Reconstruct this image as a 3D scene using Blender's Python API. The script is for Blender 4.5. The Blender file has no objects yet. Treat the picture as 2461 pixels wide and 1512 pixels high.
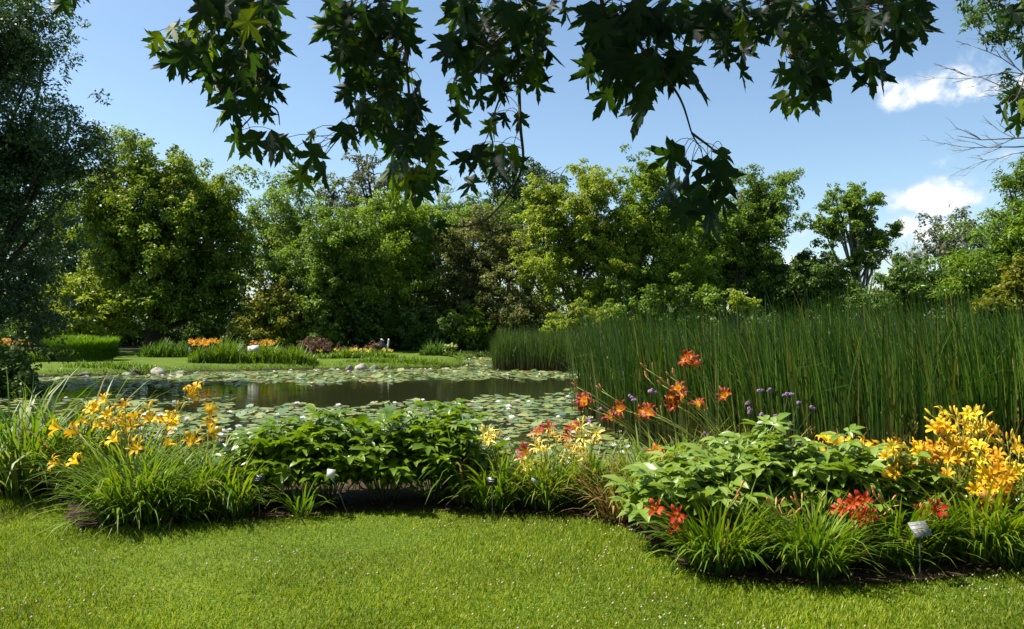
import bpy, math, random
import numpy as np
from mathutils import Vector, Matrix, Quaternion, Euler

R = math.radians
scene = bpy.context.scene
col = scene.collection
# ------------------------------------------------------------------ camera
F = 760.0            # focal length in pixels of a 1024 px wide picture
HY = 318.0           # row of the horizon
CAM_Z = 1.6
S = 2460.0 / 1024.0  # photo coordinates used below are those of a 2460 px wide view
cam = bpy.data.cameras.new('camera')
cam.sensor_width = 36.0
cam.lens = 36.0 * F / 1024.0
cam.shift_y = (HY - 314.5) / 1024.0
cam.clip_start = 0.05
cam.clip_end = 3000.0
cam_o = bpy.data.objects.new('camera', cam)
cam_o.location = (0, 0, CAM_Z)
cam_o.rotation_euler = (R(90), 0, 0)
col.objects.link(cam_o)
scene.camera = cam_o

# ------------------------------------------------------------------ light
SUN_EL, SUN_AZ = 57.0, -82.0     # degrees; azimuth from +Y towards +X
to_sun = Vector((math.sin(R(SUN_AZ)) * math.cos(R(SUN_EL)), math.cos(R(SUN_AZ)) * math.cos(R(SUN_EL)), math.sin(R(SUN_EL))))
sun = bpy.data.lights.new('sun', 'SUN')
sun.energy = 5.0
sun.angle = R(0.53)
sun.color = (1.0, 0.94, 0.84)
sun_o = bpy.data.objects.new('sun', sun)
sun_o.rotation_euler = to_sun.to_track_quat('Z', 'Y').to_euler()
col.objects.link(sun_o)
scene.view_settings.view_transform = 'Standard'
scene.view_settings.look = 'None'
scene.view_settings.exposure = 1.1
scene.view_settings.gamma = 1.0
scene.view_settings.use_curve_mapping = False
scene.cycles.max_bounces = 8
scene.cycles.transparent_max_bounces = 8
scene.cycles.caustics_reflective = False
scene.cycles.caustics_refractive = False
scene.cycles.sample_clamp_indirect = 4.0

def px_dir(x, y):
    v = Vector(((x / S - 512) / F, 1.0, (HY - y / S) / F)); v.normalize(); return v

def build_world():
    w = bpy.data.worlds.new('World'); scene.world = w; w.use_nodes = True
    nt = w.node_tree; N = nt.nodes; L = nt.links; N.clear()
    out = N.new('ShaderNodeOutputWorld'); bg = N.new('ShaderNodeBackground')
    STR = 0.088
    bg.inputs['Strength'].default_value = STR
    sky = N.new('ShaderNodeTexSky'); sky.sky_type = 'NISHITA'; sky.sun_disc = False
    sky.sun_elevation = R(SUN_EL); sky.sun_rotation = R(SUN_AZ)
    sky.altitude = 100; sky.air_density = 1.0; sky.dust_density = 0.9; sky.ozone_density = 0.7
    tint = N.new('ShaderNodeVectorMath'); tint.operation = 'MULTIPLY'; tint.inputs[1].default_value = (0.87, 0.95, 0.97); L.new(sky.outputs[0], tint.inputs[0])
    tc = N.new('ShaderNodeTexCoord')
    nz = N.new('ShaderNodeTexNoise'); nz.inputs['Scale'].default_value = 16.0; nz.inputs['Detail'].default_value = 9; nz.inputs['Roughness'].default_value = 0.62
    L.new(tc.outputs['Generated'], nz.inputs['Vector'])
    nd = N.new('ShaderNodeTexNoise'); nd.inputs['Scale'].default_value = 26.0; nd.inputs['Detail'].default_value = 6
    L.new(tc.outputs['Generated'], nd.inputs['Vector'])
    # warped direction
    sub = N.new('ShaderNodeVectorMath'); sub.operation = 'SUBTRACT'; sub.inputs[1].default_value = (0.5, 0.5, 0.5)
    L.new(nd.outputs['Color'], sub.inputs[0])
    sc = N.new('ShaderNodeVectorMath'); sc.operation = 'SCALE'; sc.inputs['Scale'].default_value = 0.035
    L.new(sub.outputs[0], sc.inputs[0])
    wd = N.new('ShaderNodeVectorMath'); wd.operation = 'ADD'
    L.new(tc.outputs['Generated'], wd.inputs[0]); L.new(sc.outputs[0], wd.inputs[1])
    def m(op, a=None, b=None, c=None):
        n = N.new('ShaderNodeMath'); n.operation = op
        for i, v in enumerate((a, b, c)):
            if v is None: continue
            if isinstance(v, (int, float)): n.inputs[i].default_value = v
            else: L.new(v, n.inputs[i])
        return n.outputs[0]
    # individual cumulus: direction, half-width, half-height (radians), weight
    clouds = [(2318, 212, .056, .024, .92), (2148, 240, .026, .020, .95), (2240, 486, .046, .018, 1.1), (2185, 560, .045, .018, .95),
              (2290, 440, .040, .016, .62), (2250, 385, .020, .014, .5), (2440, 190, .05, .04, .9), (2400, 370, .04, .012, .5),
              (2010, 560, .05, .018, .7), (2120, 600, .07, .012, .55), (2330, 520, .03, .02, .35), (1880, 640, .08, .02, .5)]
    # the same kind of small cumulus goes on round the rest of the sky
    rg = random.Random(5)
    extra = []
    for k in range(22):
        az = R(rg.uniform(48, 310)); el = R(rg.uniform(6, 34))
        extra.append((Vector((math.sin(az) * math.cos(el), math.cos(az) * math.cos(el), math.sin(el))), rg.uniform(.04, .1), rg.uniform(.018, .035), rg.uniform(.6, 1.1)))
    total = None
    for c in clouds + extra:
        if len(c) == 5: d, rw, rh, wt = px_dir(c[0], c[1]), c[2], c[3], c[4]
        else: d, rw, rh, wt = c
        right = Vector((d.y, -d.x, 0)).normalized(); up = right.cross(d).normalized()
        a = N.new('ShaderNodeVectorMath'); a.operation = 'DOT_PRODUCT'; a.inputs[1].default_value = right / rw; L.new(wd.outputs[0], a.inputs[0])
        b = N.new('ShaderNodeVectorMath'); b.operation = 'DOT_PRODUCT'; b.inputs[1].default_value = up / rh; L.new(wd.outputs[0], b.inputs[0])
        f = N.new('ShaderNodeVectorMath'); f.operation = 'DOT_PRODUCT'; f.inputs[1].default_value = d; L.new(wd.outputs[0], f.inputs[0])
        b0 = m('SUBTRACT', b.outputs['Value'], 0.0)
        # flat base: squash the lower half
        lo = m('LESS_THAN', b0, 0.0)
        bs = m('MULTIPLY', b0, m('MULTIPLY_ADD', lo, 0.5, 1.0))
        q = m('ADD', m('MULTIPLY', a.outputs['Value'], a.outputs['Value']), m('MULTIPLY', bs, bs))
        front = m('GREATER_THAN', f.outputs['Value'], 0.3)
        g = m('MULTIPLY', m('MULTIPLY', m('EXPONENT', m('MULTIPLY', q, -0.75)), wt), front)
        total = g if total is None else m('MAXIMUM', total, g)
    dens = m('MULTIPLY', total, m('MULTIPLY_ADD', nz.outputs['Fac'], 3.4, -0.95))
    mr = N.new('ShaderNodeMapRange'); mr.interpolation_type = 'SMOOTHSTEP'
    mr.inputs['From Min'].default_value = 0.20; mr.inputs['From Max'].default_value = 0.62
    L.new(dens, mr.inputs['Value'])
    ramp = N.new('ShaderNodeMix'); ramp.data_type = 'RGBA'
    k = .60 / STR
    ramp.inputs['A'].default_value = (0.66 * k, 0.74 * k, 0.85 * k, 1); ramp.inputs['B'].default_value = (0.98 * k, 0.97 * k, 0.97 * k, 1)
    mr2 = N.new('ShaderNodeMapRange'); mr2.inputs['From Min'].default_value = 0.35; mr2.inputs['From Max'].default_value = 0.8
    L.new(dens, mr2.inputs['Value']); L.new(mr2.outputs[0], ramp.inputs['Factor'])
    mix = N.new('ShaderNodeMix'); mix.data_type = 'RGBA'
    L.new(m('MULTIPLY', mr.outputs[0], 0.92), mix.inputs['Factor']); L.new(tint.outputs[0], mix.inputs['A']); L.new(ramp.outputs['Result'], mix.inputs['B'])
    L.new(mix.outputs['Result'], bg.inputs['Color']); L.new(bg.outputs[0], out.inputs[0])
build_world()

# ------------------------------------------------------------------ helpers
rng = np.random.default_rng(11)
rnd = random.Random(3)

def at(x, y, d):
    """photo point at distance d along +Y"""
    return np.array([(x / S - 512) / F * d, d, CAM_Z + (HY - y / S) / F * d])

def xat(x, d): return (x / S - 512) / F * d

def tag(o, label=None, cat=None, group=None, kind=None):
    if label: o['label'] = label
    if cat: o['category'] = cat
    if group: o['group'] = group
    if kind: o['kind'] = kind
    return o

def empty(name, loc):
    o = bpy.data.objects.new(name, None); o.location = loc; o.empty_display_size = 0.1; col.objects.link(o); return o

def new_obj(name, me, parent=None, loc=(0, 0, 0), rot=None, scale=None):
    o = bpy.data.objects.new(name, me)
    o.location = loc
    if rot is not None:
        o.rotation_mode = 'QUATERNION'; o.rotation_quaternion = rot
    if scale is not None: o.scale = (scale,) * 3 if isinstance(scale, (int, float)) else scale
    if parent is not None: o.parent = parent
    col.objects.link(o); return o

def make_mesh(name, V, Q=None, T=None, mat=None, attrs=None, smooth=False):
    V = np.asarray(V, np.float32).reshape(-1, 3)
    me = bpy.data.meshes.new(name)
    q = np.asarray(Q, np.int32).reshape(-1, 4) if Q is not None and len(Q) else np.zeros((0, 4), np.int32)
    t = np.asarray(T, np.int32).reshape(-1, 3) if T is not None and len(T) else np.zeros((0, 3), np.int32)
    nl = q.size + t.size; nf = len(q) + len(t)
    me.vertices.add(len(V)); me.vertices.foreach_set('co', V.ravel())
    me.loops.add(nl); me.loops.foreach_set('vertex_index', np.concatenate([q.ravel(), t.ravel()]))
    me.polygons.add(nf)
    ls = np.concatenate([np.arange(len(q)) * 4, q.size + np.arange(len(t)) * 3]).astype(np.int32)
    me.polygons.foreach_set('loop_start', ls)
    if smooth: me.polygons.foreach_set('use_smooth', np.ones(nf, bool))
    for k, v in (attrs or {}).items():
        a = me.attributes.new(k, 'FLOAT', 'POINT'); a.data.foreach_set('value', np.asarray(v, np.float32))
    me.update(calc_edges=True)
    if mat: me.materials.append(mat)
    return me

class Geo:
    """collects verts, quads, tris and one float attribute t"""
    def __init__(s): s.V = []; s.Q = []; s.T = []; s.A = []; s.n = 0
    def add(s, V, Q=None, T=None, A=None):
        V = np.asarray(V, float).reshape(-1, 3)
        if Q is not None and len(Q): s.Q.append(np.asarray(Q, int).reshape(-1, 4) + s.n)
        if T is not None and len(T): s.T.append(np.asarray(T, int).reshape(-1, 3) + s.n)
        s.V.append(V); s.A.append(np.zeros(len(V)) if A is None else np.asarray(A, float).ravel()); s.n += len(V)
    def mesh(s, name, mat, smooth=False):
        return make_mesh(name, np.concatenate(s.V), np.concatenate(s.Q) if s.Q else None, np.concatenate(s.T) if s.T else None, mat, {'t': np.concatenate(s.A)}, smooth)

def nrm(a): return a / np.maximum(np.linalg.norm(a, axis=-1, keepdims=True), 1e-9)

def leaf_cards(P, Nn, Tn, length, width, fold=0.25):
    """pointed, folded leaves: P base points, Nn normals, Tn tip directions"""
    n = len(P)
    Tn = nrm(Tn - Nn * (Tn * Nn).sum(1, keepdims=True)); B = np.cross(Nn, Tn)
    length = np.broadcast_to(np.asarray(length, float), (n,))[:, None]; width = np.broadcast_to(np.asarray(width, float), (n,))[:, None]
    V = np.empty((n, 4, 3))
    V[:, 0] = P
    V[:, 1] = P + Tn * length * 0.45 + B * width * 0.5 + Nn * width * fold
    V[:, 2] = P + Tn * length - Nn * width * 0.15
    V[:, 3] = P + Tn * length * 0.45 - B * width * 0.5 + Nn * width * fold
    return V.reshape(-1, 3), np.arange(n * 4).reshape(-1, 4)

def ribbons(P, az, L, a0, a1, W, nseg=4, p=1.4, tw=0.0):
    """arching blades: azimuth az, angle from vertical a0 at the foot to a1 at the tip"""
    P = np.asarray(P, float).reshape(-1, 3); n = len(P)
    az, L, a0, a1, W, tw = [np.broadcast_to(np.asarray(v, float), (n,)) for v in (az, L, a0, a1, W, tw)]
    ts = np.linspace(0, 1, nseg + 1)
    V = np.empty((n, nseg + 1, 2, 3)); c = P.copy()
    wprof = np.minimum(1, 0.55 + 2.0 * ts) * (1 - ts ** 2.6) + 0.03
    for i, t in enumerate(ts):
        if i:
            tm = (ts[i - 1] + t) / 2; a = a0 + (a1 - a0) * tm ** p
            step = (L / nseg)[:, None]
            c = c + step * np.stack([np.sin(a) * np.cos(az), np.sin(a) * np.sin(az), np.cos(a)], 1)
        sa = az + math.pi / 2 + tw * t
        side = np.stack([np.cos(sa), np.sin(sa), np.zeros(n)], 1) * (W * wprof[i] * 0.5)[:, None]
        V[:, i, 0] = c - side; V[:, i, 1] = c + side
    base = (np.arange(n) * (nseg + 1) * 2)[:, None, None]
    k = np.arange(nseg)[None, :, None] * 2
    Q = base + k + np.array([0, 1, 3, 2])[None, None, :]
    A = np.broadcast_to(ts[None, :, None], (n, nseg + 1, 2))
    return V.reshape(-1, 3), Q.reshape(-1, 4), A.ravel()

def tube(pts, radii, ns=5, cap=True):
    pts = np.asarray(pts, float); n = len(pts)
    radii = np.broadcast_to(np.asarray(radii, float), (n,))
    tg = nrm(np.gradient(pts, axis=0))
    ref = np.array([0.31, 0.17, 0.93]) if abs(tg[0][2]) < .9 else np.array([1.0, 0.1, 0])
    u = nrm(np.cross(tg, ref)); v = np.cross(tg, u)
    ang = np.linspace(0, 2 * math.pi, ns, endpoint=False)
    V = pts[:, None, :] + radii[:, None, None] * (np.cos(ang)[None, :, None] * u[:, None, :] + np.sin(ang)[None, :, None] * v[:, None, :])
    Q = []
    for i in range(n - 1):
        for j in range(ns):
            Q.append((i * ns + j, i * ns + (j + 1) % ns, (i + 1) * ns + (j + 1) % ns, (i + 1) * ns + j))
    T = []
    if cap:
        for j in range(1, ns - 1): T.append(((n - 1) * ns, (n - 1) * ns + j, (n - 1) * ns + j + 1))
    A = np.repeat(np.linspace(0, 1, n), ns)
    return V.reshape(-1, 3), Q, T, A

def bez(p0, p1, p2, n=7):
    t = np.linspace(0, 1, n)[:, None]; p0, p1, p2 = map(np.asarray, (p0, p1, p2))
    return (1 - t) ** 2 * p0 + 2 * t * (1 - t) * p1 + t * t * p2

def smooth_poly(pts, n=6):
    pts = np.asarray(pts, float); out = []
    P = np.vstack([2 * pts[0] - pts[1], pts, 2 * pts[-1] - pts[-2]])
    for i in range(1, len(P) - 2):
        for t in np.linspace(0, 1, n, endpoint=False):
            a, b, c, d = P[i - 1], P[i], P[i + 1], P[i + 2]
            out.append(0.5 * (2 * b + (c - a) * t + (2 * a - 5 * b + 4 * c - d) * t * t + (3 * b - a - 3 * c + d) * t ** 3))
    out.append(pts[-1]); return np.array(out)

def in_poly(x, y, poly):
    x = np.asarray(x, float); y = np.asarray(y, float); c = np.zeros(x.shape, bool); n = len(poly)
    for i in range(n):
        x1, y1 = poly[i]; x2, y2 = poly[(i + 1) % n]
        if y1 == y2: continue
        k = ((y1 > y) != (y2 > y)) & (x < (x2 - x1) * (y - y1) / (y2 - y1) + x1); c ^= k
    return c

def poly_dist(x, y, poly, closed=True):
    x = np.asarray(x, float); y = np.asarray(y, float); best = np.full(x.shape, 1e9); n = len(poly)
    for i in range(n if closed else n - 1):
        x1, y1 = poly[i]; x2, y2 = poly[(i + 1) % n]; dx, dy = x2 - x1, y2 - y1
        t = np.clip(((x - x1) * dx + (y - y1) * dy) / (dx * dx + dy * dy + 1e-12), 0, 1)
        best = np.minimum(best, np.hypot(x - x1 - t * dx, y - y1 - t * dy))
    return best

# ------------------------------------------------------------------ materials
def mat_new(name):
    m = bpy.data.materials.new(name); m.use_nodes = True; nt = m.node_tree; nt.nodes.clear()
    out = nt.nodes.new('ShaderNodeOutputMaterial'); return m, nt, out

def varied(nt, cols, seed_attr=True):
    """colour ramp driven by per-leaf randomness"""
    N, L = nt.nodes, nt.links
    g = N.new('ShaderNodeNewGeometry'); oi = N.new('ShaderNodeObjectInfo')
    a = N.new('ShaderNodeMath'); a.operation = 'ADD'; L.new(g.outputs['Random Per Island'], a.inputs[0]); L.new(oi.outputs['Random'], a.inputs[1])
    f = N.new('ShaderNodeMath'); f.operation = 'FRACT'; L.new(a.outputs[0], f.inputs[0])
    r = N.new('ShaderNodeValToRGB'); e = r.color_ramp.elements
    while len(e) < len(cols): e.new(0.5)
    for i, c in enumerate(cols):
        e[i].position = i / max(1, len(cols) - 1) if len(c) == 3 else c[3]; e[i].color = (c[0], c[1], c[2], 1)
    L.new(f.outputs[0], r.inputs['Fac']); return r.outputs['Color']

def leaf_mat(name, cols, trans=0.38, rough=0.5, spec=0.35, tcol=(1.25, 1.2, 0.55), clump=0.0, clump_scale=0.6, tip=None, base=None):
    m, nt, out = mat_new(name); N, L = nt.nodes, nt.links
    c = varied(nt, cols)
    if clump:
        tcx = N.new('ShaderNodeNewGeometry'); nz = N.new('ShaderNodeTexNoise'); nz.inputs['Scale'].default_value = clump_scale; nz.inputs['Detail'].default_value = 2
        L.new(tcx.outputs['Position'], nz.inputs['Vector'])
        hs = N.new('ShaderNodeHueSaturation'); mr = N.new('ShaderNodeMapRange')
        mr.inputs['From Min'].default_value = .3; mr.inputs['From Max'].default_value = .7; mr.inputs['To Min'].default_value = 1 - clump; mr.inputs['To Max'].default_value = 1 + clump
        L.new(nz.outputs['Fac'], mr.inputs['Value']); L.new(mr.outputs[0], hs.inputs['Value']); L.new(c, hs.inputs['Color']); c = hs.outputs['Color']
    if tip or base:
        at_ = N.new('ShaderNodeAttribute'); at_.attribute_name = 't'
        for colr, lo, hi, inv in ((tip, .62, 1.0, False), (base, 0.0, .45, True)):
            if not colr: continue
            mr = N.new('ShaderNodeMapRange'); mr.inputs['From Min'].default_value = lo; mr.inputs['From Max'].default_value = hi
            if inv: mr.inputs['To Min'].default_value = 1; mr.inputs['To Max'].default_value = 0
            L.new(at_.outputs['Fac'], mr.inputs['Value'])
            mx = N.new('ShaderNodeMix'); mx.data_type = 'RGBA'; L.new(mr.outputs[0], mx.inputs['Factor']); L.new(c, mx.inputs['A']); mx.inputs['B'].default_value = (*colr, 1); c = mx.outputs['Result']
    p = N.new('ShaderNodeBsdfPrincipled'); p.inputs['Roughness'].default_value = rough; p.inputs['Specular IOR Level'].default_value = spec
    L.new(c, p.inputs['Base Color'])
    if trans > 0:
        tr = N.new('ShaderNodeBsdfTranslucent'); mu = N.new('ShaderNodeVectorMath'); mu.operation = 'MULTIPLY'; mu.inputs[1].default_value = tcol
        L.new(c, mu.inputs[0]); L.new(mu.outputs[0], tr.inputs['Color'])
        mx = N.new('ShaderNodeMixShader'); mx.inputs[0].default_value = trans; L.new(p.outputs[0], mx.inputs[1]); L.new(tr.outputs[0], mx.inputs[2]); L.new(mx.outputs[0], out.inputs[0])
    else: L.new(p.outputs[0], out.inputs[0])
    return m

def solid_mat(name, c1, c2=None, scale=8.0, rough=0.8, spec=0.3, bump=0.0, metal=0.0, detail=6, stretch=None, object_space=True):
    m, nt, out = mat_new(name); N, L = nt.nodes, nt.links
    p = N.new('ShaderNodeBsdfPrincipled'); p.inputs['Roughness'].default_value = rough; p.inputs['Specular IOR Level'].default_value = spec; p.inputs['Metallic'].default_value = metal
    tc = N.new('ShaderNodeTexCoord'); mp = N.new('ShaderNodeMapping')
    if stretch: mp.inputs['Scale'].default_value = stretch
    L.new(tc.outputs['Object'], mp.inputs['Vector'])
    nz = N.new('ShaderNodeTexNoise'); nz.inputs['Scale'].default_value = scale; nz.inputs['Detail'].default_value = detail; L.new(mp.outputs[0], nz.inputs['Vector'])
    r = N.new('ShaderNodeValToRGB'); r.color_ramp.elements[0].position = .32; r.color_ramp.elements[1].position = .68
    r.color_ramp.elements[0].color = (*c1, 1); r.color_ramp.elements[1].color = (*(c2 or c1), 1)
    L.new(nz.outputs['Fac'], r.inputs['Fac']); L.new(r.outputs[0], p.inputs['Base Color'])
    if bump:
        b = N.new('ShaderNodeBump'); b.inputs['Strength'].default_value = bump; b.inputs['Distance'].default_value = .02; L.new(nz.outputs['Fac'], b.inputs['Height']); L.new(b.outputs[0], p.inputs['Normal'])
    L.new(p.outputs[0], out.inputs[0]); return m

def petal_mat(name, edge, throat, lo=.25, hi=.6, trans=.35):
    m, nt, out = mat_new(name); N, L = nt.nodes, nt.links
    a = N.new('ShaderNodeAttribute'); a.attribute_name = 't'
    oi = N.new('ShaderNodeObjectInfo')
    mr = N.new('ShaderNodeMapRange'); mr.inputs['From Min'].default_value = lo; mr.inputs['From Max'].default_value = hi; L.new(a.outputs['Fac'], mr.inputs['Value'])
    mx = N.new('ShaderNodeMix'); mx.data_type = 'RGBA'; mx.inputs['A'].default_value = (*throat, 1); mx.inputs['B'].default_value = (*edge, 1); L.new(mr.outputs[0], mx.inputs['Factor'])
    hs = N.new('ShaderNodeHueSaturation'); v = N.new('ShaderNodeMapRange'); v.inputs['To Min'].default_value = .75; v.inputs['To Max'].default_value = 1.15
    L.new(oi.outputs['Random'], v.inputs['Value']); L.new(v.outputs[0], hs.inputs['Value'])
    hv = N.new('ShaderNodeMapRange'); hv.inputs['To Min'].default_value = .488; hv.inputs['To Max'].default_value = .508; L.new(oi.outputs['Random'], hv.inputs['Value']); L.new(hv.outputs[0], hs.inputs['Hue'])
    L.new(mx.outputs['Result'], hs.inputs['Color'])
    p = N.new('ShaderNodeBsdfPrincipled'); p.inputs['Roughness'].default_value = .5; p.inputs['Specular IOR Level'].default_value = .25; L.new(hs.outputs[0], p.inputs['Base Color'])
    tr = N.new('ShaderNodeBsdfTranslucent'); L.new(hs.outputs[0], tr.inputs['Color'])
    ms = N.new('ShaderNodeMixShader'); ms.inputs[0].default_value = trans; L.new(p.outputs[0], ms.inputs[1]); L.new(tr.outputs[0], ms.inputs[2]); L.new(ms.outputs[0], out.inputs[0]); return m

M = {}
M['bark'] = solid_mat('bark', (.035, .027, .02), (.10, .08, .06), 6, .95, .1, .6, stretch=(3, 3, .6))
M['bark_grey'] = solid_mat('bark_grey', (.10, .095, .09), (.26, .25, .24), 5, .95, .1, .5, stretch=(3, 3, .6))
M['twig'] = solid_mat('twig', (.05, .035, .025), (.10, .07, .05), 20, .8, .2)
M['dead_twig'] = solid_mat('dead_twig', (.16, .14, .13), (.28, .26, .25), 20, .9, .1)
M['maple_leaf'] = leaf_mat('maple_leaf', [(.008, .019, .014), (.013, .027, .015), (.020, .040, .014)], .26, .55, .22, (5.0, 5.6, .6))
M['maple_sunlit'] = leaf_mat('maple_sunlit', [(.05, .09, .010), (.075, .12, .012), (.11, .15, .014)], .5, .5, .25, (2.2, 2.1, .5))  # brighter copy of the maple leaf, sunlight put into its colour
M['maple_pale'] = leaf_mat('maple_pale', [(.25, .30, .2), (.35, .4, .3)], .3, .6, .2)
M['fresh'] = leaf_mat('fresh_maple', [(0.129, 0.208, 0.022), (0.179, 0.266, 0.026), (0.256, 0.334, 0.034), (0.359, 0.346, 0.032)], .45, .5, .3, clump=.25)
M['fresh2'] = leaf_mat('fresh_maple_b', [(0.105, 0.199, 0.016), (0.166, 0.263, 0.021), (0.242, 0.324, 0.028)], .45, .5, .3, clump=.25)
M['mid'] = leaf_mat('mid_green', [(0.086, 0.171, 0.022), (0.131, 0.222, 0.026), (0.195, 0.273, 0.034)], .43, .5, .35, clump=.25)
M['olive'] = leaf_mat('olive_green', [(0.078, 0.119, 0.031), (0.117, 0.156, 0.041), (0.169, 0.194, 0.054), (0.221, 0.163, 0.072)], .40, .55, .3, clump=.3)
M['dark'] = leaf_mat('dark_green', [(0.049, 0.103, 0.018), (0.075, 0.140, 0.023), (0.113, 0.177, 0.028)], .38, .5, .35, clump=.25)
M['big'] = leaf_mat('big_maple', [(0.067, 0.142, 0.017), (0.114, 0.199, 0.018), (0.181, 0.255, 0.022), (0.271, 0.285, 0.022)], .42, .5, .3, clump=.35, clump_scale=.35)
M['bluegreen'] = leaf_mat('blue_green', [(0.039, 0.081, 0.026), (0.061, 0.112, 0.037), (0.111, 0.175, 0.064)], .3, .45, .4, (1.1, 1.15, .8), clump=.25)
M['greyleaf'] = leaf_mat('grey_green', [(0.098, 0.125, 0.072), (0.143, 0.169, 0.096), (0.195, 0.213, 0.132)], .35, .55, .3, (1.1, 1.1, .8), clump=.2)
M['ash'] = leaf_mat('ash_leaf', [(0.067, 0.157, 0.011), (0.095, 0.199, 0.013), (0.145, 0.242, 0.016), (0.212, 0.254, 0.016)], .42, .42, .4, clump=.3)
M['yellowish'] = leaf_mat('yellow_green', [(.15, .17, .015), (.20, .20, .018), (.11, .15, .02)], .42, .5, .3, clump=.3)
M['purple'] = leaf_mat('purple_brown', [(.10, .05, .04), (.16, .09, .065), (.10, .085, .035)], .3, .55, .25, (1.2, 1, .8))
M['hedge'] = leaf_mat('hedge_leaf', [(0.084, 0.185, 0.012), (0.126, 0.244, 0.014), (0.181, 0.286, 0.018)], .4, .45, .35)
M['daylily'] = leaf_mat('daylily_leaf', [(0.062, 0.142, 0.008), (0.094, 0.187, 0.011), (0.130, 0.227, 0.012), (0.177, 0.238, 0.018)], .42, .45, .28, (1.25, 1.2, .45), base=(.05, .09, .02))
M['daylily_bright'] = leaf_mat('daylily_light', [(0.104, 0.204, 0.009), (0.146, 0.255, 0.011), (0.198, 0.284, 0.015), (0.270, 0.295, 0.030)], .42, .45, .28, (1.25, 1.2, .4), base=(.07, .12, .02), tip=(.22, .24, .04))  # brighter green leaf colour, mixed at random among the blades
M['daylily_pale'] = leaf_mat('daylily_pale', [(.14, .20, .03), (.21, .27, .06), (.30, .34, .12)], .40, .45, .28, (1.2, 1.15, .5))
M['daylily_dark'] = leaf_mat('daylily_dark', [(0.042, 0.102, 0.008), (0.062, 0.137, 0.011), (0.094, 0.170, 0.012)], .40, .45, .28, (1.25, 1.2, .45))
M['dry'] = leaf_mat('dry_leaf', [(.30, .20, .06), (.38, .28, .10), (.22, .12, .04)], .3, .6, .2, (1.1, 1, .8))
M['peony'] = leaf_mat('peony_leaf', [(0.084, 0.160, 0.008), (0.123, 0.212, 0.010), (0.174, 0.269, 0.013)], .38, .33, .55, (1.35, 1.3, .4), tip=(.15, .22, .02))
M['peony_pale'] = leaf_mat('peony_light', [(.14, .235, .026), (.19, .285, .038), (.26, .345, .075)], .36, .32, .55, (1.25, 1.2, .5))  # paler yellow-green leaf colour of the front-bed peonies
M['scape'] = leaf_mat('scape', [(.20, .25, .04), (.28, .32, .06), (.36, .36, .09)], .2, .5, .3)
M['stem'] = leaf_mat('stem', [(.05, .07, .02), (.08, .07, .03), (.07, .11, .025)], .05, .5, .3)
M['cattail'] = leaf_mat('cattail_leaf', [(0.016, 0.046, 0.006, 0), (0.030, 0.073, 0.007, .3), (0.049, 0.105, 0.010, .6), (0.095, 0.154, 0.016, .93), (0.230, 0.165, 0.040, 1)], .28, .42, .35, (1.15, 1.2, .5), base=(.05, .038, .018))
M['cattail_far'] = leaf_mat('cattail_far', [(.05, .10, .02), (.075, .13, .022), (.10, .15, .03)], .35, .45, .4, base=(.12, .09, .04))
M['grass'] = leaf_mat('grass_blade', [(0.055, 0.116, 0.002), (0.124, 0.209, 0.003), (0.185, 0.264, 0.004), (0.249, 0.303, 0.007), (0.390, 0.385, 0.054)], .40, .5, .28, (1.15, 1.1, .3), clump=.3, clump_scale=.9)
M['shore'] = leaf_mat('shore_grass', [(0.078, 0.160, 0.009), (0.112, 0.206, 0.011), (0.168, 0.241, 0.013)], .4, .45, .35)
M['yellow'] = petal_mat('yellow_petal', (.86, .52, .010), (.74, .52, .02))
M['golden'] = petal_mat('golden_petal', (.86, .39, .008), (.82, .46, .02))
M['lemon'] = petal_mat('lemon_petal', (.86, .66, .035), (.68, .60, .05))
M['pale'] = petal_mat('pale_yellow_petal', (.90, .72, .20), (.85, .66, .10))
M['orange'] = petal_mat('red_orange_petal', (.30, .024, .008), (.90, .48, .03), .36, .52)
M['orange2'] = petal_mat('orange_petal', (.72, .13, .02), (.90, .45, .03), .2, .5)
M['red'] = petal_mat('red_petal', (.45, .035, .014), (.80, .40, .04), .08, .28)
M['maroon'] = petal_mat('maroon_petal', (.32, .03, .02), (.8, .5, .05), .2, .4)
M['bud_y'] = petal_mat('yellow_bud', (.85, .58, .05), (.45, .42, .06), .05, .5, .25)
M['bud_r'] = petal_mat('red_bud', (.65, .28, .12), (.55, .42, .10), .1, .6, .25)
M['white_petal'] = petal_mat('white_petal', (.85, .85, .82), (.85, .75, .35), .0, .2, .3)
M['verbena'] = petal_mat('verbena_petal', (.40, .25, .44), (.25, .12, .3), 0, .4, .2)
M['hydrangea'] = petal_mat('hydrangea_petal', (.62, .58, .36), (.7, .7, .4), 0, .4, .3)
M['rock'] = solid_mat('rock', (.10, .09, .085), (.24, .22, .20), 9, .9, .2, .6)
M['rock_b'] = solid_mat('rock_pale', (.20, .18, .15), (.38, .34, .29), 9, .9, .2, .6)
M['mulch'] = solid_mat('mulch', (.022, .014, .009), (.075, .048, .03), 22, .95, .1, 1.0)
M['chip'] = leaf_mat('mulch_chip', [(.03, .018, .012), (.09, .055, .035), (.17, .10, .065), (.24, .17, .12)], 0, .9, .1)
M['black_plate'] = solid_mat('black_plate', (.012, .012, .013), (.02, .02, .02), 30, .35, .5)
M['silver_plate'] = solid_mat('silver_plate', (.15, .155, .15), (.19, .19, .185), 14, .5, .4)
M['white_plate'] = solid_mat('white_plate', (.42, .42, .40), (.50, .49, .46), 14, .5, .4)
M['print_dark'] = solid_mat('print_dark', (.03, .03, .035), (.05, .05, .05), 20, .6, .3)
M['print_light'] = solid_mat('print_light', (.55, .55, .53), (.65, .65, .62), 20, .6, .3)
M['print_grey'] = solid_mat('print_grey', (.24, .24, .235), (.28, .28, .27), 20, .6, .3)
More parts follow.
